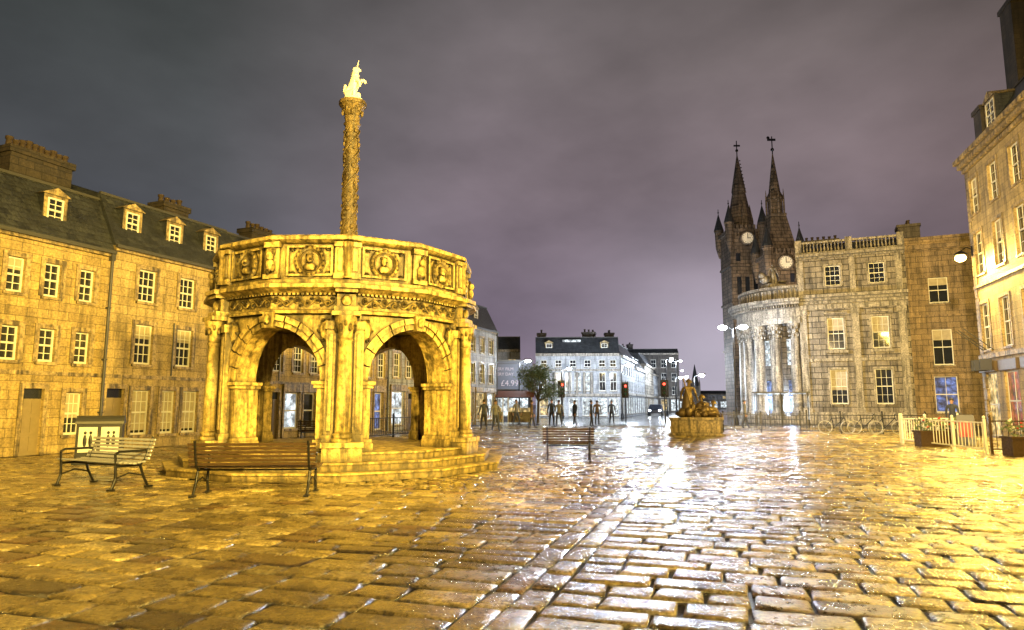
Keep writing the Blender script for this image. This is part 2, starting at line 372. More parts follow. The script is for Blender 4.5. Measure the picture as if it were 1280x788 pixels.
lhouse('stone_shop_building',25,33,'pale',7.0,[26,27.5,29,30.5,32],[(3.0,4.4),(5.2,6.3)],
  [(25.4,26.9,.3,2.3,'litw'),(27.4,29,.3,2.3,'litw'),(29.5,31,.3,2.3,'litg'),(31.3,32.5,.3,2.3,'litw')],
  [27,30],[(29,1.6,2.5,3.5,9.6,4)],gw=.75)

a=Ob('tv_aerial',(-11.6,39,9.9)); t=a('mast','iron'); t.tube((0,0,-1),(0,0,1.1),.03); t.tube((-.5,0,.9),(.5,0,1.0),.02)
for i in range(6): t.tube((-.45+i*.17,-.22,.93),(-.45+i*.17,.22,.93),.012)
a.done()

# ---- right-hand tall building ----
TR=math.atan2(-1,-.3)
b=Ob('tall_granite_building',(22.1,32,0),TR); L=30; ops=[]
for i in range(13):
    x=.9+i*2.3
    for z0,z1 in ((3.95,6.1),(7.5,9.5),(10.4,12.1)): ops.append((x-.5,x+.5,z0,z1,'w'))
    ops.append((x-.75,x+.75,.35 if i%3 else .05,2.9,['litg','litr','litg','litg'][i%4]))
wall(b,'walls','gold2',0,L,0,13.2,ops); shell(b,'gold2',0,L,9,0,13.2)
for o in ops:
    if o[4]=='w': window(b,o,bars=(2,2),sur='trim',blind=random.choice([0,0,.4]))
    else:
        window(b,o,gl=o[4],bars=(2,1)); b('fascia','door').box(o[0]-.2,o[1]+.2,-.14,-.003,2.95,3.4)
for z,h,d in ((3.55,.2,.12),(6.9,.14,.08),(12.6,.18,.15),(12.8,.22,.34),(13.02,.2,.5)): b('cornices','trim').box(-.0,L,-d,-.004,z,z+h-.003)
p=b('quoins','trim')
for i in range(24): p.box(-.03,.42 if i%2 else .28,-.03,.1,.1+i*.53,.1+i*.53+.49)
mansard(b,.2,L,9,13.25,h=2.6,inset=1.6,top=1.)
for x in (2.2,6.8,11.4): dormer(b,x,13.9,w=1.2,h=1.5,y=.5,dep=1.6)
chimney(b,.2,1.5,2.0,4.6,13,20.6,'soot',3); chimney(b,.2,1.1,.5,1.3,13,15.6,'soot',2); chimney(b,11,12.4,2.,4.6,13,19,'soot',3)
for x in (.5,.9,1.6):
    b('flag_poles','lead').tube((x,0,3.9),(x-.1,-1.1,4.9),.022)
    b('hanging_signs','panel').box(x-.03,x+.0,-.6,-.12,3.0,3.5)
b.done()

# ---- corner bank building with curved portico ----
TC=math.atan2(-.41,.912)
b=Ob('classical_bank_building',(21.65,50.95,0),TC); L=7.25; ops=[]
for x in (2.48,5.4):
    ops+= [(x-.52,x+.52,10.25,11.75),(x-.55,x+.55,5.5,7.8),(x-.55,x+.55,1.5,4.0)]
wall(b,'walls','grey',0,L,0,12.7,ops,rev=.25); shell(b,'grey',0,L,10,0,12.7)
for i,o in enumerate(ops): window(b,o,rev=.25,bars=(3,2),sur='trimg',sill='trimg',gl='glass',blind=[0,.4,.6,0,.5,.0][i])
T=b('cornices','trimg')
for z,h,d in ((.0,.9,.12),(4.6,.22,.12),(8.5,.35,.06),(8.9,.25,.14),(9.15,.2,.3),(9.35,.22,.5),(12.35,.16,.15),(12.51,.2,.34)): T.box(0,L+.0,-d,-.004,z,z+h-.003)
for o in ops[1:]:
    if 5<o[2]<6: T.box(o[0]-.25,o[1]+.25,-.25,-.035,o[3]+.3,o[3]+.42); T.box(o[0]-.2,o[1]+.2,-.18,-.034,o[2]-.3,o[2]-.1)
for x in (.25,3.75,6.75):
    P=b('pilasters','trimg'); P.box(x-.2,x+.3,-.1,-.005,.9,8.5); P.box(x-.26,x+.36,-.14,-.101,8.1,8.45); P.box(x-.26,x+.36,-.14,-.101,.9,1.2); P.box(x-.15,x+.25,-.07,-.005,9.6,12.35)
B=b('balustrade','trimg'); B.box(0,L,-.2,.12,12.72,12.85); B.box(0,L,-.2,.12,13.5,13.65)
for x in (.0,3.45,L-.45): B.box(x,x+.45,-.24,.16,12.85,13.8)
x=.6
while x<L-.5:
    if not 3.3<x<4.0: B.lathe([(.06,0),(.1,.15),(.05,.4),(.08,.65)],(x,-.04,12.85),6)
    x+=.24
mansard(b,0,L,10,12.7,h=.9,inset=1.2,top=.3,eo=-.5)
chimney(b,L-.2,L+1.2,1,2.4,12,14.6,'darkst',4); chimney(b,.6,3.2,5,6,13,14.9,'darkst',6)
Rp=4.8; A0,A1=R_(-89),R_(-215)
ent=b('portico_entablature','trimg')
b('portico_wall','grey').arc(0,Rp,2.6,3.2,0,7.6,A0,A1,30)
for r,z0,z1 in ((5.02,7.55,8.0),(4.93,8.0,8.75),(5.2,8.75,8.95),(5.42,8.95,9.15),(5.58,9.15,9.4)): ent.arc(0,Rp,2.5,r,z0,z1-.003,A0,A1,36)
ent.arc(0,Rp,2.6,4.6,9.4,10.3,A0,A1,36); ent.arc(0,Rp,2.6,4.75,10.3,10.5,A0,A1,36)
n=60
for i in range(n):
    a=A0+(A1-A0)*(i+.5)/n; ent.lathe([(.07,0),(.07,.22)],(5.25*math.cos(a),Rp+5.25*math.sin(a),8.73),4)
    if i%2==0: ent.lathe([(.09,0),(.06,.3),(.09,.7)],(4.62*math.cos(a),Rp+4.62*math.sin(a),9.5),6)
b('portico_steps','trimg').arc(0,Rp,2.4,5.4,0,.3,A0,A1,30); b('portico_steps','trimg').arc(0,Rp,2.4,5.15,.3,.6,A0,A1,30)
for ad in (-94,-113,-132,-151,-170,-189,-208):
    a=R_(ad); c=(4.47*math.cos(a),Rp+4.47*math.sin(a),.6); C=b('portico_columns','trimg')
    C.lathe([(.56,0),(.56,.18),(.5,.2),(.52,.3),(.45,.42),(.43,.5),(.425,2.5),(.37,5.75),(.41,5.8),(.37,5.86)],c,20)
    C.lathe([(.36,5.86),(.41,6.1),(.39,6.15),(.46,6.45),(.44,6.5),(.56,6.8),(.56,6.95)],c,12,smooth=False)
    for k in range(8):
        t=k*math.pi/4
        for zz,rr in ((6.05,.41),(6.35,.45),(6.65,.52)): C.ball((c[0]+rr*math.cos(t+zz),c[1]+rr*math.sin(t+zz),.6+zz),.09,.09,.15,n=6,m=4)
for ad in (-103,-122,-141,-160,-179):
    for z0,z1,gl in ((.7,3.3,'litb'),(4.5,6.5,'litw')):
        b('portico_windows_'+gl,gl).arc(0,Rp,3.15,3.24,z0,z1,R_(ad-5),R_(ad+5),4); b('portico_window_frames','frame').arc(0,Rp,3.2,3.28,(z0+z1)/2-.05,(z0+z1)/2+.05,R_(ad-5),R_(ad+5),4)
b.done()
def skin(name,V,E,rad,mat,parent=None,loc=(0,0,0),rz=0,sub=1,scale=1):
    me=bpy.data.meshes.new(name); me.from_pydata(V,E,[]); o=bpy.data.objects.new(name,me); COL.objects.link(o)
    md=o.modifiers.new('skin','SKIN'); md.use_smooth_shade=True
    for i,r in enumerate(rad):
        r=r if hasattr(r,'__len__') else (r,r)
        me.skin_vertices[0].data[i].radius=r; me.skin_vertices[0].data[i].use_root=(i==0)
    s=o.modifiers.new('s','SUBSURF'); s.levels=sub; s.render_levels=sub
    me.materials.append(M[mat] if isinstance(mat,str) else mat)
    o.location=loc; o.rotation_euler=(0,0,rz); o.scale=(scale,)*3
    if parent: o.parent=parent
    return o
def clothes(name,jk,tr,skinc=(.45,.28,.2),hair=(.04,.03,.02)):
    m,nt,b=newmat(name); tc=N(nt,'ShaderNodeTexCoord').outputs['Object']; s=N(nt,'ShaderNodeSeparateXYZ'); nt.links.new(tc,s.inputs[0])
    z=math_(nt,'DIVIDE',s.outputs[2],1.8)
    c=ramp(nt,z,[(0.,(.03,.03,.03)),(.05,tr),(.51,jk),(.835,skinc)],'CONSTANT')
    hand=math_(nt,'MULTIPLY',math_(nt,'GREATER_THAN',math_(nt,'ABSOLUTE',s.outputs[0]),.2),math_(nt,'LESS_THAN',s.outputs[2],.87))
    c=mixc(nt,hand,c,skinc); nt.links.new(mixc(nt,1.,c,ramp(nt,noise(nt,tc,9),[(.3,.7),(.7,1.15)]),'MULTIPLY'),b.inputs['Base Color']); b.inputs['Roughness'].default_value=.75
    return m
M['hair']=simple('hair',(.04,.03,.02),.6); M['eye']=simple('eye_dark',(.02,.02,.02),.2)
M['skinm']=simple('skin',(.45,.28,.2),.6)
def figure(parent,mat,st=.22,arm=.16,pose=None,head=True,pre=''):
    V=[(0,0,.93),(0,-.005,1.1),(0,0,1.28),(0,.01,1.41),(0,0,1.49),(0,-.015,1.57),(0,-.01,1.65),(0,0,1.71)]
    rd=[(.14,.10),(.125,.09),(.16,.105),(.12,.08),.052,(.07,.08),(.075,.095),(.05,.06)]
    E=[(i,i+1) for i in range(7)]
    for sx in (-1,1):
        s_=sx*st; a_=-sx*arm
        i=len(V); V+=[(sx*.19,.01,1.39),(sx*.25,.02+a_*.4,1.13),(sx*.26,-.05+a_,.89),(sx*.26,-.07+a_*1.15,.81)]
        rd+=[.07,.048,.032,(.022,.04)]
        if pose=='sit': V[i+1]=(sx*.26,-.08,1.12); V[i+2]=(sx*.18,-.32,1.05); V[i+3]=(sx*.16,-.4,1.03)
        E+=[(3,i),(i,i+1),(i+1,i+2),(i+2,i+3)]
        px,py,pz=V[i+3]
        for k,(dy,l) in enumerate(((-.03,.075),(-.01,.09),(.012,.085),(.032,.065))):
            j=len(V); V+=[(px,py+dy,pz-.05),(px-sx*.012,py+dy-.01,pz-(.05+l*.9))]; rd+=[.011,.009]; E+=[(i+3,j),(j,j+1)]
        j=len(V); V+=[(px-sx*.01,py-.05,pz-.01),(px-sx*.015,py-.065,pz-.06)]; rd+=[.013,.010]; E+=[(i+3,j),(j,j+1)]
        i=len(V)
        if pose=='sit': V+=[(sx*.10,-.03,.86),(sx*.16,-.46,.92),(sx*.16,-.42,.48),(sx*.16,-.55,.44)]
        else: V+=[(sx*.095,0,.86),(sx*.10,-.03-s_*.55,.48),(sx*.10,.02-s_*1.05,.09),(sx*.11,-.14-s_*1.05,.04)]
        rd+=[.098,.064,.045,(.045,.03)]; E+=[(0,i),(i,i+1),(i+1,i+2),(i+2,i+3)]
    o=skin(pre+'body',V,E,rd,mat,parent)
    if head:
        h=Ob('tmp'); bpy.data.objects.remove(h.e); h.e=parent
        f=h(pre+'hair','hair'); f.ball((0,.02,1.675),.093,.105,.085,n=10,m=6)
        g=h(pre+'eyes','eye'); g.ball((-.032,-.098,1.635),.012,n=6,m=4); g.ball((.032,-.098,1.635),.012,n=6,m=4)
        h(pre+'nose','skinm').ball((0,-.108,1.61),.013,.02,.026,n=6,m=4)
        h(pre+'ears','skinm').ball((-.08,0,1.62),.012,.02,.03,n=6,m=4); h(pre+'ears','skinm').ball((.08,0,1.62),.012,.02,.03,n=6,m=4)
        h.done()
    return o
st=Ob('rooftop_statue',(20.75,53.2,10.5),R_(10)); st.e.scale=(1.1,1.1,1.0)
st('pedestal','trimg').box(-.7,.7,-.5,.5,0,.35); fo=figure(st.e,'trimg',st=.05,head=False); fo.location.z=.3
st('shield','trimg').lathe([(.02,0),(.38,.05),(.4,.12)],(.55,-.1,.5),12); st('lion','trimg').ball((-.6,0,.75),.45,.3,.35); st('lion','trimg').ball((-.95,-.1,1.05),.22)
st('robe','trimg').lathe([(.34,0),(.3,.4),(.2,.8),(.16,1.0)],(0,0,.35),9); st.done()

b=Ob('granite_office_building',(28.35,48.4,0),TC); L=10; ops=[]
for x in (2.05,5.2,8.3):
    ops+=[(x-.6,x+.6,8.6,10.4),(x-.6,x+.6,4.2,6.7),(x-.7,x+.7,.9,3.4)]
wall(b,'walls','brown',0,L,0,13,ops,rev=.2); shell(b,'brown',0,L,9,0,13)
for i,o in enumerate(ops): window(b,o,rev=.2,bars=(2,1),sur='brown',sill='trimg',gl='litb' if i==2 else 'glass',blind=.3 if i!=2 else 0)
for z,h,d in ((12.3,.2,.12),(12.5,.3,.3),(3.7,.2,.1),(7.6,.15,.08)): b('cornices','brown').box(0,L,-d,-.004,z,z+h-.003)
b('parapet','brown').box(0,L,-.1,.2,13.0,13.4); b.done()

# ---- town house towers ----
def tower(b,x,y,w,z1,clockz):
    W=b('tower_walls','town'); h=w/2
    W.box(x-h,x+h,y-h,y+h,0,z1)
    for zz in (z1*.35,z1*.6,z1*.8): b('string_courses','town').box(x-h-.12,x+h+.12,y-h-.12,y+h+.12,zz,zz+.25)
    for k in range(3):
        for zz,hh in ((z1*.42,2.4),(z1*.65,2.0),(z1*.83,.9)):
            if hh<1 and k==1: continue
            xa=x-h*.7+k*h*.5; b('lancet_windows','glass').box(xa,xa+h*.28,y-h-.03,y-h+.1,zz,zz+hh)
            b('lancet_surrounds','town').box(xa-.12,xa-.003,y-h-.1,y-h+.05,zz-.1,zz+hh+.15); b('lancet_surrounds','town').box(xa+h*.28+.003,xa+h*.28+.12,y-h-.1,y-h+.05,zz-.1,zz+hh+.15)
            W.add([(xa-.15,y-h-.12,zz+hh+.15),(xa+h*.28+.15,y-h-.12,zz+hh+.15),(xa+h*.14,y-h-.12,zz+hh+.7),(xa-.15,y-h+.02,zz+hh+.15),(xa+h*.28+.15,y-h+.02,zz+hh+.15),(xa+h*.14,y-h+.02,zz+hh+.7)],[(0,1,2),(0,2,5,3),(1,4,5,2),(0,3,4,1)])
    b('corbel_table','town').box(x-h-.3,x+h+.3,y-h-.3,y+h+.3,z1-.3,z1+.1)
    for i in range(12):
        u=-h-.25+(w+.5)*i/11
        if abs(u)>.9: W.box(x+u-.08,x+u+.08,y-h-.29,y-h-.05,z1-.7,z1-.31)
    for i in range(9):
        u=-h-.3+(w+.6)*i/9
        for yy in (y-h-.3,y+h+.1): b('battlements','town').box(x+u,x+u+.28,yy,yy+.2,z1+.1,z1+.6)
    b('clock_face','clockf').lathe([(.62,0),(.62,.06)],n=24,T=lambda a,c,z:(x+a,y-h-.4-z,clockz+c))
    b('clock_drum','town').lathe([(.8,-.35),(.8,0)],n=24,T=lambda a,c,z:(x+a,y-h-.4-z,clockz+c))
    b('clock_rim','trimg').torus((0,0,0),.7,.08,lambda u,v,z:(x+u,y-h-.44+v,clockz+z),n=24)
    hd=b('clock_hands','iron'); hd.box(x-.03,x+.03,y-h-.5,y-h-.47,clockz-.05,clockz+.5); hd.box(x-.02,x+.36,y-h-.5,y-h-.47,clockz-.03,clockz+.03)
    for k in range(12):
        t=k*math.pi/6; hd.ball((x+.52*math.cos(t),y-h-.47,clockz+.52*math.sin(t)),.045,.02,.045,n=5,m=3)
    for sx in (-1,1):
        for sy in (-1,1):
            t=b('turrets','town'); cx,cy=x+sx*(h+.05),y+sy*(h+.05)
            t.lathe([(.1,-2.5),(.45,-1.2),(.5,.6),(.57,.65),(.57,.85)],(cx,cy,z1),10,smooth=False); b('turret_roofs','slate').lathe([(.6,.85),(.27,2.0),(.03,2.9)],(cx,cy,z1),10,smooth=False)
            b('finials','iron').tube((cx,cy,z1+2.9),(cx,cy,z1+3.5),.04); b('finials','iron').ball((cx,cy,z1+3.1),.1,n=6,m=4)
b=Ob('gothic_town_hall',(0,0,0))
tx=26.5
tower(b,tx,77,3.7,21.0,20.0)
s=b('spire','town'); s.lathe([(1.6,0),(1.2,1.9),(1.25,2.1),(.75,4.9),(.8,5.0),(.8,5.2),(.04,9.6)],(tx,77,21),8,smooth=False,a0=R_(22.5))
for k in range(4):
    a=k*math.pi/2; cx,cy=tx+1.2*math.cos(a),77+1.2*math.sin(a)
    s.lathe([(.4,-.5),(.4,1.2),(.02,3.2)],(cx,cy,21.3),4,smooth=False,a0=R_(45))
for k in range(10): s.ball((tx-.66+.06*k,76.5,25.9+.42*k),.09,n=5,m=3); s.ball((tx+.66-.06*k,76.5,25.9+.42*k),.09,n=5,m=3)
f=b('weathervane','iron'); f.tube((tx,77,30),(tx,77,32.3),.06); f.box(tx-.35,tx+.4,76.97,77.03,31.6,31.8); f.ball((tx,77,31.1),.18,n=8,m=5)
ty=28.3
tower(b,ty,71,3.3,16.9,16.0)
s.lathe([(2.2,-1),(1.15,3.3),(1.2,3.4),(1.2,3.6)],(ty,71,18.0),4,smooth=False,a0=R_(45))
s.lathe([(.75,0),(.75,1.6),(.95,1.7),(.95,1.9),(.6,2.6),(.04,7.)],(ty,71,21.5),8,smooth=False,a0=R_(22.5))
for k in range(8):
    a=k*math.pi/4; s.lathe([(.1,0),(.1,1.6),(.02,2.8)],(ty+.95*math.cos(a),71+.95*math.sin(a),21.5),5,smooth=False)
f.tube((ty,71,28.4),(ty,71,30.4),.06); f.box(ty-.5,ty+.4,70.97,71.03,29.9,30.15); f.ball((ty,71,28.9),.2,n=8,m=5); f.ball((ty-.4,71,30.25),.18,.05,.18,n=8,m=5)
b('town_hall_walls','town').box(29,45,73.5,90,0,15.5)
r=b('roof','slate'); r.add([(29,73.5,15.5),(45,73.5,15.5),(45,90,15.5),(29,90,15.5),(37,81,19)],[(0,1,4),(1,2,4),(2,3,4),(3,0,4)])
b.done()

# ---- middle building ----
b=Ob('granite_commercial_building',(2.6,75,0),R_(-2)); L=9.2; ops=[]
for x in (.9,2.5,4.1,5.7,7.3,8.5): ops.append((x-.35,x+.35,5.5,6.3,'glass'))
for x in (.9,2.6,3.6,4.6,5.6,7.3,8.5): ops.append((x-.36,x+.36,2.9,4.9,'litw' if 2<x<6 else 'glass'))
for x in (.9,2.6,4.1,5.6,7.3,8.5): ops.append((x-.5,x+.5,.2,2.1,'litg' if x<2 else 'litw'))
wall(b,'walls','pale',0,L,0,6.9,ops); shell(b,'pale',0,L,12,0,6.9)
for o in ops: window(b,o,gl=o[4],bars=(2,1),sill='trimg')
for z,h,d in ((2.3,.3,.2),(5.05,.25,.2),(6.7,.3,.35)): b('cornices','trimg').box(-.0,L,-d,-.004,z,z+h-.003)
for i in range(6): b('pilasters','trimg').lathe([(.15,0),(.14,2.3)],(2.1+i*.8,-.22,2.62),10)
b('attic_sign','litw').box(3,5,.3,.4,8.3,8.55)
mansard(b,0,L,12,6.95,h=1.9,inset=.9,top=.4)
for x in (1.5,7.6): dormer(b,x,7.1,w=.9,h=1.1,gl='glass')
chimney(b,.2,1.2,3,4,8.5,9.6,'darkst',3); chimney(b,8,9,3,4,8.5,9.6,'darkst',3)
b.done()
def street(name,x,y,L,h,mat,ang,rows,nw,gl='glass',D=10,base='litw',roof=1.6):
    b=Ob(name,(x,y,0),ang); ops=[]
    for i in range(nw):
        cx=L*(i+.5)/nw
        for r in range(rows):
            z=3.1+r*(h-3.3)/rows; ops.append((cx-.45,cx+.45,z,z+(h-3.3)/rows*.6,gl if random.random()<.8 else 'litg'))
        ops.append((cx-L/nw*.36,cx+L/nw*.36,.3,2.3,base if random.random()<.75 else 'litg'))
    wall(b,'walls',mat,0,L,0,h,ops); shell(b,mat,0,L,D,0,h)
    for o in ops: window(b,o,gl=o[4],bars=(2,1),sill='trimg')
    b('cornices','trimg').box(0,L,-.3,-.004,h-.3,h-.02); b('cornices','trimg').box(0,L,-.15,-.004,2.5,2.8)
    if roof: mansard(b,0,L,D,h,h=roof,inset=.9,top=.3)
    chimney(b,.3,1.3,3,4.4,h+.8,h+roof+1.1,'darkst',3); b.done()
AS=math.atan2(1,.3)
for i,(k,L,h,mt) in enumerate(((0.3,13,6.9,'pale'),(13.8,12,6.2,'pale'),(26.5,14,7.4,'grey'),(41,14,6.5,'pale'),(56,16,7.5,'grey'),(73,20,6.5,'grey'))):
    street('granite_street_building',12.0+.287*k,75.2+.958*k,L,h,mt,AS,2,int(L/2.1),D=9.5)
for k,L,h,mt in ((12,18,9,'brown'),(36,20,9,'grey')):
    x0,y0=34.5+.287*(k+L+20),100+.958*(k+L+20); street('granite_street_building',x0,y0,L,h,mt,AS+math.pi,3,int(L/2.2))
street('dark_office_block',20.8,122,9,10.5,'darkst',R_(-3),3,5,roof=.8)
street('terrace_building',45,215,26,4.6,'pale',R_(-5),1,8,roof=.8)
b=Ob('distant_church_spire',(53.6,200,0)); b('tower','grey').box(-1.2,1.2,-1.2,1.2,0,6.5); b('spire','slate').lathe([(1.3,0),(.05,6.5)],(0,0,6.5),8,smooth=False)
for sx in(-1,1):
    for sy in (-1,1): b('pinnacles','grey').lathe([(.25,0),(.25,.8),(.03,2.2)],(sx*1.,sy*1.,6.5),6,smooth=False)
b.done()
b=Ob('cinema_building',(-4.2,60,0),R_(3)); b('walls','panel').box(0,6.0,0,8,0,5.2); b('parapet_cap','lead').box(-.1,6.1,-.1,8.1,5.2,5.35)
for i in range(5): b('cladding_fins','panel').box(.1+i*1.3,.16+i*1.3,-.06,-.003,0,5.1)
b('shopfront_litw','litw').box(.4,5.6,-.08,-.02,.4,2.0); b('canopy','awn').box(.2,5.8,-1.2,-.09,2.1,2.35); b.done()
bb=Ob('cinema_billboard',(-1.9,59.6,2.75),R_(3)); bb('board','panel').box(0,3.2,-.1,0,0,2.2); bb('board_frame','iron').box(-.06,3.26,-.06,.04,-.06,0-.002); bb('board_frame','iron').box(-.06,3.26,-.06,.04,2.202,2.26)
bb.done()
M['txt'].node_tree.nodes['Principled BSDF'].inputs['Base Color'].default_value=(.25,.2,.22,1)
for txt,x,z,s in (('EVERY FILM',.2,1.65,.36),('EVERY DAY',.2,1.2,.36),('£4.99',.9,.3,.7)):
    c=bpy.data.curves.new('letters','FONT'); c.body=txt; c.size=s; c.extrude=.01; o=bpy.data.objects.new('letters',c); COL.objects.link(o); c.materials.append(M['txt'])
    o.parent=bb.e; o.location=(x,-.12,z); o.rotation_euler=(R_(90),0,0)
street('terrace_building',-9,82,10,8,'pale',R_(0),2,5)
street('terrace_building',-24,86,14,9,'grey',R_(0),2,6)

# ---------------------------------------------------------------- mercat cross
CX,CY=-.2389*17.8,.971*17.8
mc=Ob('mercat_cross',(CX,CY,0),math.atan2(-.971,.2389)); mc.e.scale=(.955,.955,1)
S=mc('structure','cross')
def sweep12(mb,prof):
    n=12; vs=[]
    for r,zz in prof:
        for i in range(n): a=i*math.pi/6; vs.append((r*math.cos(a),r*math.sin(a),zz))
    mb.add(vs,[(j*n+i,j*n+(i+1)%n,(j+1)*n+(i+1)%n,(j+1)*n+i) for j in range(len(prof)-1) for i in range(n)])
ST=mc('steps','cross')
sweep12(ST,[(4.27,0),(4.27,.13),(4.30,.13),(4.30,.17),(3.93,.17),(3.93,.30),(3.96,.30),(3.96,.34),(3.58,.34),(3.58,.47),(3.61,.47),(3.61,.51),(0,.51)])
E=mc('entablature','cross')
RB,RF=3.2,3.25
sweep12(E,[(0,3.6),(2.5,3.5),(3.1,3.4),(3.32,3.4),(3.34,3.46),(3.25,3.49),(3.25,3.80),(3.34,3.83),(3.47,3.89),(3.56,3.92),(3.56,4.0),(3.34,4.05),(3.34,4.12),(RF,4.14),(RF,4.90),(3.33,4.94),(3.40,4.98),(3.40,5.05),(3.3,5.10),(3.06,5.10),(3.0,5.05),(3.0,4.02),(0,4.02)])
D=mc('carvings','cross')
C15=math.cos(math.pi/12); S15=math.sin(math.pi/12)
for i in range(6):
    am=i*math.pi/3+math.pi/6
    def T(u,w,z,Rb=RB):
        sg=1 if u>=0 else -1; na=am+sg*math.pi/12; half=S15*Rb; t=(abs(u)/1.7*2*half-half)*(1+w/(Rb*C15))*sg
        r=Rb*C15+w; return (r*math.cos(na)-t*math.sin(na),r*math.sin(na)+t*math.cos(na),z)
    r=1.16; zs=1.97; zt=3.42; n=20; W=-.5
    for sx in (-1,1):
        a,bb_=sorted((sx*1.7,sx*r)); S.box(a,bb_,W,0,.5,zs,T)
        a2,b2=sorted((sx*1.42,sx*1.7)); S.box(a2,b2,W,0,zs,zt,T)
        p0,p1=sorted((sx*1.10,sx*1.44)); S.box(p0,p1,W-.04,.05,.5,zs-.14,T)
        q0,q1=sorted((sx*1.04,sx*1.47)); D.box(q0,q1,W-.07,.10,zs-.14,zs-.07,T); q0,q1=sorted((sx*1.00,sx*1.49)); D.box(q0,q1,W-.09,.13,zs-.07,zs,T)
        q0,q1=sorted((sx*1.02,sx*1.49)); D.box(q0,q1,W-.07,.12,.5,.68,T); D.box(q0+.03,q1-.03,W-.06,.09,.68,.76,T)
    us=[-1.42]+[-r*math.cos(math.pi*j/n) for j in range(n+1)]+[1.42]; z_=[zs]+[zs+r*math.sin(math.pi*j/n) for j in range(n+1)]+[zs]
    us[11]=0.0
    for j in range(len(us)-1):
        for w in (0,W): S.quad(T(us[j],w,z_[j]),T(us[j+1],w,z_[j+1]),T(us[j+1],w,zt),T(us[j],w,zt))
        S.quad(T(us[j],0,z_[j]),T(us[j+1],0,z_[j+1]),T(us[j+1],W,z_[j+1]),T(us[j],W,z_[j]))
    nv=12
    for k in range(nv):
        for r0,r1,w1 in ((r+.005,r+.13,.06),(r+.13,r+.25,.11)):
            a0=math.pi*k/nv+.012; a1=math.pi*(k+1)/nv-.012; vs=[]
            for t in (a0,(a0+a1)/2,a1):
                for rr,w in ((r0,-.02),(r0,w1),(r1,w1),(r1,-.02)): vs.append(T(-rr*math.cos(t),w,zs+rr*math.sin(t)))
            fs=[(g*4+h,g*4+(h+1)%4,(g+1)*4+(h+1)%4,(g+1)*4+h) for g in range(2) for h in range(4)]+[(0,1,2,3),(11,10,9,8)]
            D.add(vs,fs)
    D.add([T(-.09,-.02,zs+r-.04),T(.09,-.02,zs+r-.04),T(.14,-.02,3.42),T(-.14,-.02,3.42),T(-.09,.17,zs+r-.04),T(.09,.17,zs+r-.04),T(.14,.2,3.42),T(-.14,.2,3.42)],[(4,5,6,7),(0,1,5,4),(1,2,6,5),(2,3,7,6),(3,0,4,7)])
    D.ball((0,.19,3.26),.08,.07,.1,T)
    for sx in (-1,1):
        D.ball((sx*1.28,.04,3.05),.17,.09,.24,T); D.ball((sx*1.28,.1,3.08),.09,.07,.12,T)
        for k in range(6):
            t=k*math.pi/3; D.ball((sx*1.28+.17*math.cos(t),.06,3.05+.23*math.sin(t)),.05,.05,.05,T,n=6,m=4)
    TF=lambda u,w,z:T(u,w,z,RF)
    m_=34
    for k in range(m_):
        u=-1.62+3.24*k/(m_-1); D.box(u-.028,u+.028,0,.09,3.79,3.87,TF)
    for sg in (-1,1):
        pts=[]
        for k in range(31):
            u=sg*(.02+1.4*k/30); pts.append(TF(u,.02,3.645+.07*math.sin(k*math.pi/5)))
        D.path(pts,.022,5)
    for k in range(12):
        u=-1.28+2.8*k/12*.998; s_=1 if k%2 else -1
        if abs(u)<.07: continue
        D.torus((u,.02,3.645-.035*s_),.055,.022,TF,n=10,m=5); D.ball((u,.03,3.645-.035*s_),.03,.035,.03,TF,n=6,m=4)
        D.ball((u+.1,.02,3.645+.07*s_),.05,.035,.03,TF,n=6,m=4)
    for uc in (-.85,.85):
        for a,b2,c,d in ((-.52,-.47,4.20,4.86),(.47,.52,4.20,4.86),(-.47,.47,4.20,4.245),(-.47,.47,4.815,4.86)):
            D.box(uc+a,uc+b2,0,.06,c,d,TF)
        D.torus((uc,.03,4.53),.30,.05,TF,n=24); D.torus((uc,.01,4.53),.235,.022,TF,n=24)
        for k in range(18):
            t=k*math.pi/9; D.ball((uc+.31*math.cos(t),.06,4.53+.30*math.sin(t)),.032,.03,.032,TF,n=5,m=4)
        hx=random.uniform(-.02,.02)
        D.ball((uc+hx,.04,4.57),.075,.12,.10,TF); D.ball((uc,.03,4.40),.16,.09,.09,TF); D.ball((uc+hx+.04,.12,4.555),.03,.05,.035,TF,n=6,m=4); D.ball((uc+hx,.04,4.66),.09,.09,.035,TF); D.ball((uc,.04,4.48),.045,.09,.05,TF,n=6,m=4)
        for cx_,cz_ in ((-.4,.26),(.4,.26),(-.4,-.26),(.4,-.26)): D.ball((uc+cx_,.02,4.53+cz_),.06,.04,.05,TF,n=6,m=4)
    D.box(-.17,-.001,0,.07,4.14,4.90,TF); D.box(.001,.17,0,.07,4.14,4.90,TF); D.box(-.2,.2,.0,.14,4.14,4.24,TF); D.box(-.2,.2,.0,.14,4.82,4.94,TF)
    D.ball((0,.12,4.42),.1,.10,.14,TF); D.ball((.01,.15,4.62),.07,.09,.09,TF); D.ball((-.05,.13,4.3),.05,.07,.08,TF,n=6,m=4); D.ball((.07,.12,4.72),.04,.06,.08,TF,n=6,m=4); D.ball((.08,.13,4.36),.04,.06,.1,TF,n=6,m=4)
    for sx in (-1,1):
        u=sx*1.53; D.box(u-.11,u+.11,0,.09,4.13,4.92,TF); D.box(u-.13,u+.13,0,.13,4.13,4.25,TF); D.box(u-.13,u+.13,0,.13,4.83,4.93,TF); D.box(u-.05,u+.05,.09,.12,4.3,4.78,TF)
    av=i*math.pi/3; vx,vy=math.cos(av),math.sin(av)
    TV=lambda u,w,z:((RB+w)*vx-vy*u,(RB+w)*vy+vx*u,z)
    TX=lambda x,y,z:(x*vx-y*vy,x*vy+y*vx,z)
    S.box(-.33,.33,-.45,.06,.5,3.42,TV)
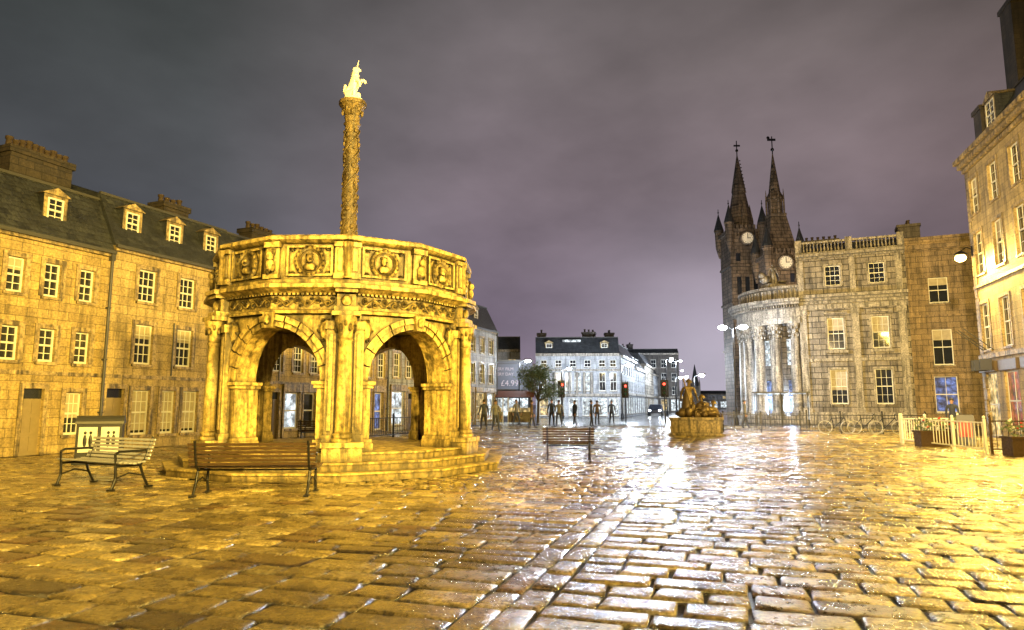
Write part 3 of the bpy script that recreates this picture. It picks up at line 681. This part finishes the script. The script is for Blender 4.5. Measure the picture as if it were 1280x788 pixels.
    D.box(-.42,.42,-.3,.42,.17,.62,TV); D.box(-.46,.46,-.3,.47,.0,.20,TV); D.box(-.45,.45,-.3,.45,.62,.72,TV)
    D.lathe([(.24,0),(.24,.07),(.2,.1),(.22,.16),(.17,.2),(.165,1.2),(.15,2.05),(.18,2.1),(.15,2.14),(.17,2.3),(.24,2.5),(.25,2.6)],(RB+.19,0,.72),14,T=TX)
    for k in range(7):
        t=-math.pi/2+k*math.pi/6; D.ball((.2*math.sin(t),.19+.2*math.cos(t),3.08+(.1 if k%2 else 0)),.045,.045,.09,TV,n=6,m=4)
    for sx in (-1,1):
        a,c=sorted((sx*.2,sx*.4)); D.box(a,c,-.12,.12,.72,3.05,TV); D.box(a-.03,c+.03,-.12,.16,3.05,3.22,TV); D.box(a-.03,c+.03,-.12,.16,.72,.86,TV); D.box(a+.06,c-.06,.12,.15,.95,2.95,TV)
    D.box(-.3,.3,-.2,.40,3.32,3.405,TV); D.box(-.26,.26,-.2,.30,3.405,3.52,TV); D.box(-.2,.2,-.2,.18,3.52,3.8,TV); D.ball((0,.2,3.66),.12,.08,.12,TV); D.box(-.24,.24,-.2,.32,3.82,3.9,TV); D.box(-.28,.28,-.2,.38,3.9,3.995,TV)
    D.lathe([(.13,0),(.1,.08),(.09,.6),(.13,.7),(.14,.78)],(RF+.05,0,4.14),10,T=TX)
S.lathe([(.5,0),(.5,.2),(.34,.3),(.32,1.8),(.5,2.1),(.9,2.8),(1.6,3.3),(2.2,3.52)],(0,0,.51),12,smooth=False)
K=mc('shaft','crossdark')
DZ=-.24
K.lathe([(.55,0),(.55,.5),(.42,.55),(.42,.95),(.34,1.0),(.34,1.1),(.26,1.18),(.28,1.3),(.2,1.35),(.205,2.5),(.19,5.05),(.24,5.1),(.2,5.15)],(0,0,4.0+DZ),16)
K.lathe([(.19,5.15),(.22,5.3),(.2,5.32),(.28,5.46),(.26,5.48),(.36,5.62),(.38,5.62),(.38,5.72)],(0,0,4.0+DZ),12,smooth=False)
for s0 in range(3):
    pts=[]
    for k in range(90):
        t=k*.16+s0*2.09; z=5.45+DZ+k*3.55/90; pts.append((.21*math.cos(t),.21*math.sin(t),z))
    K.path(pts,.02,5)
    for k in range(0,90,3):
        t=k*.16+s0*2.09+.6+random.random()*.8; z=5.45+DZ+k*3.55/90; q=random.uniform(.035,.06); K.ball((.2*math.cos(t),.2*math.sin(t),z),q,q,q*1.3,n=6,m=4)
for k in range(10):
    t=k*math.pi/5; K.ball((.27*math.cos(t),.27*math.sin(t),9.38+DZ+(.12 if k%2 else 0)),.05,.05,.09,n=6,m=4)
U=mc('unicorn_plinth','marble'); U.lathe([(.26,0),(.26,.1),(.2,.12)],(0,0,9.72+DZ),12)
mc.done({'carvings':.008})
V=[(0,.05,.18),(0,.0,.38),(0,-.04,.56),(0,-.05,.70),(0,-.06,.82),(0,-.15,.83),(0,-.23,.78), (-.10,.1,.12),(-.13,-.12,.2),(-.13,-.10,.04),(-.13,-.19,.03),(.10,.1,.12),(.13,-.12,.2),(.13,-.10,.04),(.13,-.19,.03),
   (-.09,-.12,.52),(-.11,-.25,.44),(-.11,-.26,.28),(.09,-.12,.52),(.11,-.27,.56),(.11,-.33,.46),(0,.19,.12),(0,.29,.28),(0,.24,.46),(0,-.10,.90),(0,-.15,1.10),(-.04,-.02,.90),(.04,-.02,.90),(0,.06,.72)]
Ed=[(0,1),(1,2),(2,3),(3,4),(4,5),(5,6),(0,7),(7,8),(8,9),(9,10),(0,11),(11,12),(12,13),(13,14),(2,15),(15,16),(16,17),(2,18),(18,19),(19,20),(0,21),(21,22),(22,23),(4,24),(24,25),(4,26),(4,27),(3,28)]
rd=[.16,.14,.13,.09,.08,.055,.04,.1,.08,.05,.04,.1,.08,.05,.04,.06,.045,.035,.06,.045,.035,.05,.035,.05,.02,.008,.022,.022,.05]
uni=skin('unicorn',V,Ed,rd,'marble',mc.e,(0,0,9.56),R_(150),2)

# ---------------------------------------------------------------- paving
def paving_build():
    s0=(-.21,4.78); d=(.3,.954); pr=(.954,-.3)
    vs=[];fs=[]
    def ok(x,y):
        if y<-7 or y>46.5: return False
        if x<-14.4+.4*(y-19.5)+.12: return False
        if x>12.5+.3*y-.15 or x>22: return False
        if math.hypot(x-CX,y-CY)<3.95: return False
        if y>0 and abs(x)>.95*y+7: return False
        return True
    def stone(u0,u1,v0,v1):
        cu,cv=(u0+u1)/2,(v0+v1)/2
        x=s0[0]+pr[0]*cu+d[0]*cv; y=s0[1]+pr[1]*cu+d[1]*cv
        if not ok(x,y): return
        g=random.uniform(.006,.014); o=len(vs); tu=random.gauss(0,.009); tv=random.gauss(0,.012); h=random.gauss(0,.004)
        far=y>26
        rings=((g,-.05),(g+.006,-.016),(g+.026,-.002),(g+.06,.002)) if y<14 else ((g,-.05),(g+.006,-.012),(g+.025,0)) if not far else ((g,-.05),(g+.015,0))
        jt=[(random.uniform(-.014,.014),random.uniform(-.012,.012)) for _ in range(4)]
        for ins,z in rings:
            for q,(a,b_) in enumerate(((u0+ins,v0+ins),(u1-ins,v0+ins),(u1-ins,v1-ins),(u0+ins,v1-ins))):
                a+=jt[q][0]; b_+=jt[q][1]
                zz=z if z<-.04 else z+h+tu*(a-cu)+tv*(b_-cv)+random.uniform(-.0015,.0015)
                vs.append((s0[0]+pr[0]*a+d[0]*b_,s0[1]+pr[1]*a+d[1]*b_,zz))
        nr=len(rings)
        for r in range(nr-1):
            for k in range(4): fs.append((o+r*4+k,o+r*4+(k+1)%4,o+r*4+4+(k+1)%4,o+r*4+4+k))
        t=o+(nr-1)*4; fs.append((t,t+1,t+2,t+3))
    for uo in (-.13,.13):
        v=-14.
        while v<46:
            l=random.uniform(.4,.9); stone(uo-.13,uo+.13,v,v+l); v+=l
    for side in (-1,1):
        v=-14.
        while v<46:
            small=(side<0 and 6.5<v<12.5)
            dv=random.uniform(.28,.42) if not small else random.uniform(.17,.2)
            u=.26
            while u<36:
                sm=small and u<6.0
                l=random.uniform(.35,.80) if not small else (random.uniform(.18,.3) if sm else random.uniform(.3,.5))
                a,b_=(u,u+l) if side>0 else (-u-l,-u)
                stone(a,b_,v,v+dv); u+=l
            v+=dv
    me=bpy.data.meshes.new('granite_paving'); me.from_pydata(vs,[],fs); me.materials.append(M['pave'])
    me.polygons.foreach_set('use_smooth',[True]*len(fs)); o=bpy.data.objects.new('granite_paving',me); COL.objects.link(o)
paving_build()
me=bpy.data.meshes.new('ground'); me.from_pydata([(-600,-300,-.035),(600,-300,-.035),(600,900,-.035),(-600,900,-.035)],[],[(0,1,2,3)]); me.materials.append(M['joint'])
COL.objects.link(bpy.data.objects.new('ground',me))
me=bpy.data.meshes.new('road'); me.from_pydata([(-8,47.2,-.028),(23,47.2,-.028),(60,190,-.028),(0,190,-.028)],[],[(0,1,2,3)]); me.materials.append(M['asph'])
COL.objects.link(bpy.data.objects.new('road',me))
k=Ob('road_kerb'); k('kerb_stones','trimg').box(-2,22,46.8,47.1,-.03,.02); k.done()

# ---------------------------------------------------------------- benches
def bench(x,y,rz,mat='wood',L=2.05):
    b=Ob('park_bench',(x,y,0),rz); w=b('slats',mat); h=L/2
    for i in range(6):
        yy=-.26+i*.085; z=.43+.012*abs(i-3); w.box(-h,h,yy,yy+.065,z,z+.03)
    for i in range(6):
        z=.50+i*.065; yy=.27+i*.02; w.add([(sx,yy+a,z+c) for sx in (-h,h) for a,c in ((0,0),(.028,-.008),(.045,.034),(.017,.042))],[(0,1,2,3),(7,6,5,4),(0,4,5,1),(1,5,6,2),(2,6,7,3),(3,7,4,0)])
    f=b('cast_iron_frames','iron')
    for sx in (-h+.12,h-.12) :
        f.path([(sx,-.30,0),(sx,-.24,.2),(sx,-.25,.41),(sx,.2,.41),(sx,.29,.5),(sx,.42,.9)],.024); f.path([(sx,.2,.41),(sx,.27,.22),(sx,.38,0)],.024)
        f.path([(sx,-.25,.41),(sx,-.27,.62),(sx,-.2,.66),(sx,.32,.66)],.022); f.box(sx-.04,sx+.04,-.36,-.25,0,.03); f.box(sx-.04,sx+.04,.33,.45,0,.03)
        f.path([(sx,-.24,.2),(sx,0,.28),(sx,.27,.22)],.014)
    f.tube((-h+.12,.0,.4),(h-.12,.0,.4),.015)
    b.done({'slats':.006}); return b
bench(-4.28,11.7,R_(180+4))
bench(-7.55,12.75,R_(-28),'woodw',L=1.9)
bench(1.5,18.4,R_(176),L=1.35)
bench(-7.4,26.5,R_(180),L=1.5)
b=Ob('litter_bin',(-10.5,17.6,0),R_(25)); p=b('body','iron'); p.box(-.5,.5,-.28,.28,.06,1.0); b('base','iron').box(-.55,.55,-.32,.32,0,.06)
hd=b('hood','lead'); vs=[]; n=10
for sx in (-.53,.53):
    for i in range(n+1): t=math.pi*i/n; vs.append((sx,-.31*math.cos(t),1.0+.2*math.sin(t)))
hd.add(vs,[(i,i+1,n+2+i,n+1+i) for i in range(n)]+[tuple(range(n+1)),tuple(range(n+1,2*n+2))])
b('poster_panels','post').box(-.44,-.04,-.3,-.283,.3,.92); b('poster_panels','post').box(.04,.44,-.3,-.283,.3,.92)
for x in (-.3,-.18,.2,.32): b('poster_print','iron').ball((x,-.3,.58),.045,.012,.16,n=8,m=5); b('poster_print','iron').ball((x,-.3,.78),.035,.012,.04,n=8,m=5)
b.done()

# ---------------------------------------------------------------- memorial sculpture
b=Ob('bronze_war_memorial',(8.9,33.3,0),R_(-14)); p=b('plinth','trim'); p.box(-1.2,1.2,-.9,.9,.12,.75); p.box(-1.3,1.3,-1,1,0,.12); p.box(-1.25,1.25,-.95,.95,.75,.86)
rb=b('rock_base','bronze')
for i in range(34):
    x=random.uniform(-.85,.95); rb.ball((x,random.uniform(-.4,.4),.95+random.uniform(0,.45)*(1-abs(x-.1))),random.uniform(.12,.3),random.uniform(.12,.3),random.uniform(.12,.28),n=7,m=5)
for (dx,dz,sc_,rz,po) in ((-.35,.95,.95,.3,None),(.25,.45,.80,-.9,'sit'),(.78,.25,.75,.7,'sit')):
    e=bpy.data.objects.new('soldier_figure',None); COL.objects.link(e); e.parent=b.e; e.location=(dx,0,dz); e.scale=(sc_*1.35,sc_*1.35,sc_); e.rotation_euler=(0,.05,rz); figure(e,'bronze',st=.2,pose=po,head=False)
    b('helmets','bronze').lathe([(.17,0),(.15,.06),(.10,.14),(.02,.18)],(dx+.08*sc_,0,dz+1.66*sc_),10)
for (dx,z0,z1,r0,r1) in ((-.33,.9,2.2,.40,.16),(.25,.95,1.55,.40,.2),(.78,.85,1.3,.38,.2)):
    b('greatcoats','bronze').lathe([(r0,0),(r0*.8,(z1-z0)*.5),(r1,(z1-z0))],(dx,.08,z0),9)
b('rifle','bronze').tube((-.1,-.3,1.0),(-.55,-.2,2.75),.035); b('pack','bronze').box(.35,.65,.1,.35,1.2,1.55); b.done()

# ---------------------------------------------------------------- people
cl=[clothes('clothes_dark',(.04,.05,.08),(.02,.02,.03)),clothes('clothes_grey',(.2,.2,.22),(.05,.06,.1)),clothes('clothes_red',(.25,.05,.05),(.03,.03,.04)),clothes('clothes_brown',(.15,.1,.06),(.04,.04,.05))]
PP=[(2.6,45,0,10),(3.05,44.6,1,200),(1.2,42,3,100),(4.2,46.0,0,-60),(5.2,45,0,90),(-.9,38,1,30),(-1.6,39,0,210),(6.2,50,3,180),(14.5,42.8,1,90),(20.0,31.2,0,-40),(11.5,44,0,120),(-2.4,36.5,3,160),(.3,47,1,40),(7.4,51,0,10)]
for i,(x,y,c,r) in enumerate(PP):
    e=bpy.data.objects.new('pedestrian',None); COL.objects.link(e); e.location=(x,y,0); e.rotation_euler=(0,0,R_(r)); e.scale=(1,1,.97+.06*random.random()); figure(e,cl[c],st=random.uniform(.06,.26),arm=random.uniform(.05,.2))

# ---------------------------------------------------------------- lamps
WARM=(1,.67,.13); COOL=(.78,.88,1.)
def lamp_post(x,y,h,P,warm=False,heads=1,rz=0,big=1.):
    b=Ob('street_lamp',(x,y,0),rz); p=b('post','iron'); p.lathe([(.16,0),(.15,.5),(.09,.6),(.075,1.2),(.05,h-.1)],(0,0,0),10)
    for s_ in ([1] if heads==1 else [1,-1]):
        p.path([(0,0,h-.2),(s_*.25,0,h),(s_*.7,0,h+.08)],.03); b('lamp_head','iron').box(s_*.7-.28,s_*.7+.28,-.13,.13,h+.08,h+.18); b('lens_'+('w' if warm else 'c'),'lampo' if warm else 'lampw').ball((s_*.7,0,h+.0),.25*big,.2*big,.13*big)
        light('POINT','bulb',(s_*.7,0,h-.3),P,WARM if warm else COOL,.2,b.e)
    b.done()
lamp_post(16.0,49,7.0,2100,heads=2,rz=R_(-15),big=1.35)
lamp_post(10.6,66,5.2,4200); lamp_post(.6,56,5.,1500); lamp_post(19,84,7,4500); lamp_post(25,104,8,4500,heads=2); lamp_post(33,135,8,5000,heads=2); lamp_post(-3.4,47,5,1100,rz=R_(180)); lamp_post(16,60,4,1500); lamp_post(5,68,5,2600)
lamp_post(22,92,5,1800); lamp_post(28,112,6,2400); lamp_post(44,175,8,6000,heads=2)
def wall_lamp(x,y,z,P,ad=(-.8,.3,-.55),d=(-.958,.287),out=.55,cone=150,glow=.03,extra=None):
    b=Ob('wall_lamp',(x,y,z)); b('bracket','iron').path([(0,0,.4),(d[0]*out*.5,d[1]*out*.5,.55),(d[0]*out,d[1]*out,.35)],.03)
    b('bracket','iron').box(-.06,.06,-.06,.06,.1,.6); c=(d[0]*out,d[1]*out,0)
    b('hood','iron').lathe([(.3,.16),(.22,.28),(.05,.38)],c,12); b('lens','lampo').ball((c[0],c[1],.03),.24,.24,.18)
    light('SPOT','bulb',(c[0],c[1],-.25),P,WARM,.15,b.e,aim(ad),spot_size=R_(cone),spot_blend=.6); light('POINT','glow',(c[0]*2.2,c[1]*2.2,-.3),P*glow,WARM,.15,b.e)
    if extra: light('SPOT','glint_spot',(c[0]*1.2,c[1]*1.2,-.3),extra,WARM,.25,b.e,aim((-.6,-.55,-.5)),spot_size=R_(140),spot_blend=.6)  # added spot that throws gold glints on the paving
    b.done()
for k_,P,ad,gl_,ex in ((.15,9500,(-.25,.9,-.25),.05,7000),(9,5500,(-.85,.1,-.5),.03,None),(17,4200,(-.8,.3,-.5),.03,None),(25,4500,(-.8,.3,-.5),.03,None)):
    wall_lamp(22.1-.287*k_,32-.958*k_,8.4,P,ad,glow=gl_,extra=ex)
def flood(x,y,h,P,target,cone=75,col=WARM):
    b=Ob('unseen_flood_mast',(x,y,0)); b('mast','iron').lathe([(.2,0),(.18,.6),(.1,.7),(.07,h)],(0,0,0),10); dd=(Vector(target)-Vector((x,y,h))).normalized()
    b('bar','iron').tube((-.6,0,h),(.6,0,h),.04); b('lamp_housing','iron').box(-.3,.3,-.25,.1,h+.02,h+.4)
    b('lens','lampo').ball((dd.x*.35,dd.y*.45,h+.2),.22,.08,.14); light('SPOT','bulb',tuple(Vector((0,0,h+.2))+dd*.7),P,col,.3,b.e,aim(dd),spot_size=R_(cone),spot_blend=.7); b.done()
flood(9.5,-4,8.5,66000,(-4.0,17,4.3),42)
flood(3,-9,8.5,56000,(-13,27,4.8),55)
flood(-8,-4,8.5,58000,(22,27,5.0),48)  # added flood out of view, brightens the tall right-hand building
flood(-4,-9,8.5,115000,(25,50,7.5),30,(1,.72,.36))  # added flood out of view, lifts the distant bank front
flood(8.5,2,7.5,7000,(-4.2,17.,8.5),40,(1,.78,.4))
lamp_post(6,-4,8.0,3900,True,rz=R_(90)); lamp_post(-6,-3,8.0,3900,True,rz=R_(90))
light_b=Ob('rooftop_floodlight',(24.8,64,10.2)); light_b('housing','iron').box(-.3,.3,-.2,.2,-.2,.2); light_b('stand','iron').box(-.05,.05,-.05,.05,-10.2,-.2); light('SPOT','bulb',(0,.4,.3),3000,(1,.74,.45),.3,light_b.e,aim((.15,1,.75)),spot_size=R_(120),spot_blend=.5); light_b.done()
for ad in (-103,-122,-141,-160):
    a=R_(ad)+TC; rr=3.85; ccx,ccy=21.65+.41*Rp,50.95+.912*Rp
    light('POINT','portico_light',(ccx+rr*math.cos(a),ccy+rr*math.sin(a),1.4),420,(.5,.68,1.),.15)

# ---------------------------------------------------------------- traffic lights
def tl(x,y,rz,h=3.2):
    b=Ob('traffic_light',(x,y,0),rz); b('pole','iron').lathe([(.08,0),(.06,.3),(.055,h)],(0,0,0),8); q=b('signal_head','iron'); q.box(-.17,.17,-.16,.04,h-1.05,h)
    q.box(-.3,.3,.04,.06,h-1.2,h+.12)
    for i,mt in enumerate(('lgrn','lgrn','lred')):
        z=h-.87+i*.33; b('lens_'+mt,mt).ball((0,-.17,z),.1,.04,.1,n=12); q.lathe([(.12,0),(.12,.14)],n=10,caps=False,T=lambda a,c,zz,z=z:(a,-.16-zz,z+c))
    b.done()
tl(9.6,58,0); tl(3.9,54,.3); tl(11.6,52,R_(-20))
def car(x,y,rz,mat='carp'):
    b=Ob('parked_car',(x,y,0),rz); pr=[(-2.1,.35),(-2.1,.75),(-1.95,.9),(-1.2,.98),(-.55,1.42),(.9,1.45),(1.6,1.0),(2.05,.92),(2.12,.7),(2.12,.35)]
    vs=[]; n=len(pr)
    for yy in (-.85,-.78,.78,.85):
        for (a,z) in pr:
            k=.16 if z>1.1 else 0; vs.append((a,yy*(1-k) ,z if abs(yy)<.8 or z<.5 else z-.04))
    fs=[(j*n+i,j*n+(i+1)%n,(j+1)*n+(i+1)%n,(j+1)*n+i) for j in range(3) for i in range(n)]+[tuple(range(n)),tuple(range(3*n,4*n))[::-1]]
    b('body',mat).add(vs,fs)
    g=b('windows','glass')
    for s_ in (-1,1): g.add([(-1.0,s_*.80,1.0),(1.4,s_*.80,1.02),(.85,s_*.735,1.36),(-.5,s_*.735,1.34)],[(0,1,2,3)])
    g.add([(-1.22,-.7,1.0),(-1.22,.7,1.0),(-.6,.6,1.4),(-.6,-.6,1.4)],[(0,1,2,3)]); g.add([(1.62,-.7,1.02),(1.62,.7,1.02),(.96,.6,1.42),(.96,-.6,1.42)],[(0,1,2,3)])
    for wx in (-1.35,1.35):
        for s_ in (-1,1): b('wheels','tyre').lathe([(.2,-.1),(.31,-.1),(.33,0),(.31,.1),(.2,.1)],n=16,T=lambda a,c,z,wx=wx,s_=s_:(wx+a,s_*.8+z,.33+c)); b('hubs','carp').lathe([(.18,-.11),(.18,.11)],n=10,T=lambda a,c,z,wx=wx,s_=s_:(wx+a,s_*.8+z,.33+c))
    b('headlights','lampw').ball((-2.1,-.6,.7),.05,.12,.08); b('headlights','lampw').ball((-2.1,.6,.7),.05,.12,.08); b('tail_lights','lred').box(2.1,2.14,-.75,-.5,.7,.85); b('tail_lights','lred').box(2.1,2.14,.5,.75,.7,.85)
    b.done({'body':.05})
car(18.0,86,R_(75),'card')
b=Ob('bus_shelter',(15.9,44.9,0),TC); f=b('frame','lead')
for x in (0,1.6,3.2):
    for y in (0,1.2): f.tube((x,y,0),(x,y,2.2),.035)
f.box(-.15,3.35,-.15,1.35,2.2,2.27); b('advert','litw').box(3.15,3.25,.2,1.0,.5,2.0); b('light_strip','litw').box(.1,3.1,.5,.6,2.12,2.19); b('seat','iron').box(.4,2.8,.8,1.1,.45,.5); b('seat','iron').box(.5,.56,.9,1,0,.45); b('seat','iron').box(2.6,2.66,.9,1,0,.45); b.done()
for x in (-1.6,.6):
    b=Ob('market_stall',(x,53,0))
    for a in (-.9,.9):
        for c in (-.6,.6): b('posts','frame').tube((a,c,0),(a,c,2.1),.035)
    b('canopy','awn').add([(-1.1,-.9,2.0),(1.1,-.9,2.0),(1.1,.8,2.0),(-1.1,.8,2.0),(-1.1,0,2.5),(1.1,0,2.5)],[(0,1,5,4),(3,4,5,2),(0,4,3),(1,2,5)]); b('counter','wood').box(-.9,.9,-.6,-.1,.1,.9)
    b('glowing_goods','litg').box(-.8,.8,-.5,-.2,.9,1.2); b.done()  # stall goods glow by themselves, their lighting put into the emission

def railing(name,p0,p1,h=.95,sp=.14,mat='iron'):
    d=Vector((p1[0]-p0[0],p1[1]-p0[1],0)); L=d.length; b=Ob(name,(p0[0],p0[1],0),math.atan2(d.y,d.x)); r=b('bars',mat)
    r.box(0,L,-.02,.02,h-.04,h); r.box(0,L,-.018,.018,.12,.16); x=0
    while x<L: r.box(x-.009,x+.009,-.009,.009,.16,h-.04); x+=sp
    x=0
    while x<=L+.01: r.box(x-.035,x+.035,-.035,.035,0,h+.1); r.ball((x,0,h+.14),.05,n=6,m=4); x+=L/max(1,round(L/1.9))
    b.done()
railing('iron_railing',(11.2,36.5),(20.2,33.6)); railing('iron_railing',(12,44),(18,42)); railing('iron_railing',(-6.2,29),(-3.6,35),h=.9)
def bike(x,y,rz):
    b=Ob('bicycle',(x,y,0),rz); w=b('wheels','alloy'); f=b('frame','card')
    for wx in (-.52,.52):
        w.torus((0,0,0),.32,.024,lambda u,v,z,wx=wx:(wx+u,v,.34+z),n=22)
        for k in range(8): t=k*math.pi/4; w.tube((wx,0,.34),(wx+.31*math.cos(t),0,.34+.31*math.sin(t)),.004,n=3)
    f.path([(-.52,0,.34),(-.12,0,.3),(.36,0,.8),(-.2,0,.78),(-.12,0,.3)],.02); f.path([(-.52,0,.34),(-.2,0,.78),(-.22,0,.92)],.016); f.path([(.52,0,.34),(.34,0,.92),(.4,0,1.0)],.018)
    f.path([(.4,-.25,1.0),(.4,.25,1.0)],.014); b('saddle','tyre').ball((-.24,0,.94),.14,.07,.03); b.done()
for i,t in enumerate((.56,.70,.80,.94)): bike(11.2+9*t,36.1-2.9*t,R_(-18+random.uniform(-8,8)))
railing('white_picket_fence',(15.0,26.5),(14.4,21.0),h=.95,sp=.2,mat='frame'); railing('cafe_barrier',(14.5,20.9),(16.6,20.4),h=1.0,sp=.16,mat='wood'); railing('white_picket_fence',(15.0,26.6),(17.5,27.0),h=.95,sp=.2,mat='frame')
def planter(x,y,n=90):
    b=Ob('flower_planter',(x,y,0)); p=b('box','wood'); p.box(-.5,.5,-.22,.22,0,.5); p.box(-.54,.54,-.26,.26,.5,.56)
    for i in range(n):
        c=Vector((random.uniform(-.5,.5),random.uniform(-.25,.25),random.uniform(.56,1.0))); q=Vector((random.gauss(0,1),random.gauss(0,1),random.gauss(0,1))).normalized()*.08; r=q.orthogonal().normalized()*.05
        b('leaves','leaf').add([c-q,c+r,c+q,c-r],[(0,1,2,3)])
        if i%5==0: bl='redp' if i%10 else 'frame'; b('blooms_'+bl,bl).ball(c+Vector((0,0,.05)),.035,n=6,m=4)
    b.done()
planter(14.9,24.5); planter(14.9,20.1); planter(15.9,19.7); planter(16.8,26)
b=Ob('cafe_sign_board',(16.6,25.2,0),R_(-35)); b('board','iron').add([(-.3,-.2,0),(.3,-.2,0),(.27,0,1.1),(-.27,0,1.1),(-.3,.2,0),(.3,.2,0)],[(0,1,2,3),(5,4,3,2),(0,3,4),(1,5,2)]); b('paper','redp').box(-.2,.2,-.17,-.15,.3,.85); b.done()

def tree(x,y,h,r):
    b=Ob('deciduous_tree',(x,y,0)); t=b('trunk','bark'); t.tube((0,0,0),(.05,0,h*.4),.12,.09); top=Vector((.05,0,h*.4)); cl_=[]
    for i in range(12):
        a=i*2.4; e=top+Vector((math.cos(a)*r*random.uniform(.2,.6),math.sin(a)*r*random.uniform(.2,.6),h*random.uniform(.05,.55))); t.tube(top,e,.06,.02,6); cl_.append(e)
        for j in range(3):
            e2=e+Vector((random.gauss(0,.4),random.gauss(0,.4),random.uniform(-.2,.5)))*r*.5; t.tube(e,e2,.02,.008,5); cl_.append(e2)
    lf=b('foliage','leaf')
    for c in cl_:
        for k in range(75):
            p=c+Vector((random.gauss(0,1),random.gauss(0,1),random.gauss(0,.9)))*r*.18; q=Vector((random.gauss(0,1),random.gauss(0,1),random.gauss(0,1))).normalized()*random.uniform(.06,.11); s_=q.orthogonal().normalized()*.05
            lf.add([p-q,p+s_,p+q,p-s_],[(0,1,2,3)])
    b.done()
tree(2.0,53,4.2,1.6)

# ---------------------------------------------------------------- world
w=bpy.data.worlds.new('World'); sc.world=w; w.use_nodes=True; nt=w.node_tree; nt.nodes.clear()
out=N(nt,'ShaderNodeOutputWorld'); bg=N(nt,'ShaderNodeBackground'); nt.links.new(bg.outputs[0],out.inputs[0])
tc=N(nt,'ShaderNodeTexCoord').outputs['Generated']; s=N(nt,'ShaderNodeSeparateXYZ'); nt.links.new(tc,s.inputs[0])
base=ramp(nt,s.outputs[2],[(0.,(.24,.19,.26)),(.12,(.22,.175,.235)),(.3,(.23,.185,.215)),(.45,(.175,.148,.158)),(.6,(.105,.094,.094)),(1.,(.05,.046,.048))])
xf=ramp(nt,math_(nt,'ADD',math_(nt,'MULTIPLY',s.outputs[0],.5),.5),[(.12,(.20,.28,.27)),(.3,(.42,.54,.51)),(.48,(1.,1.,1.)),(.72,(.98,.94,.88)),(.85,(.68,.60,.50))])
c=mixc(nt,1.,base,xf,'MULTIPLY')
mp=N(nt,'ShaderNodeMapping'); mp.inputs['Scale'].default_value=(1.2,1.,2.4); mp.inputs['Rotation'].default_value=(0,.45,0); nt.links.new(tc,mp.inputs[0])
c=mixc(nt,1.,c,ramp(nt,noise(nt,mp.outputs[0],2.6,6,.5),[(.3,.68),(.7,1.3)]),'MULTIPLY')
vd=N(nt,'ShaderNodeVectorMath',operation='DOT_PRODUCT'); nt.links.new(tc,vd.inputs[0]); g=Vector((.28,.955,.03)).normalized(); vd.inputs[1].default_value=g
gl=math_(nt,'POWER',math_(nt,'MAXIMUM',vd.outputs['Value'],0.),80.)
c=mixc(nt,1.,c,mixc(nt,gl,(0.,0.,0.),(.30,.30,.35)),'ADD')
nt.links.new(c,bg.inputs[0]); bg.inputs[1].default_value=.95

cam=bpy.data.cameras.new('cam'); co=bpy.data.objects.new('camera',cam); COL.objects.link(co); sc.camera=co
cam.sensor_width=36; cam.lens=36*850/1280; cam.clip_end=2000; co.location=(0,0,1.5); co.rotation_euler=(R_(90+7.44),0,0)
sc.view_settings.view_transform='Standard'; sc.view_settings.look='None'; sc.view_settings.exposure=0
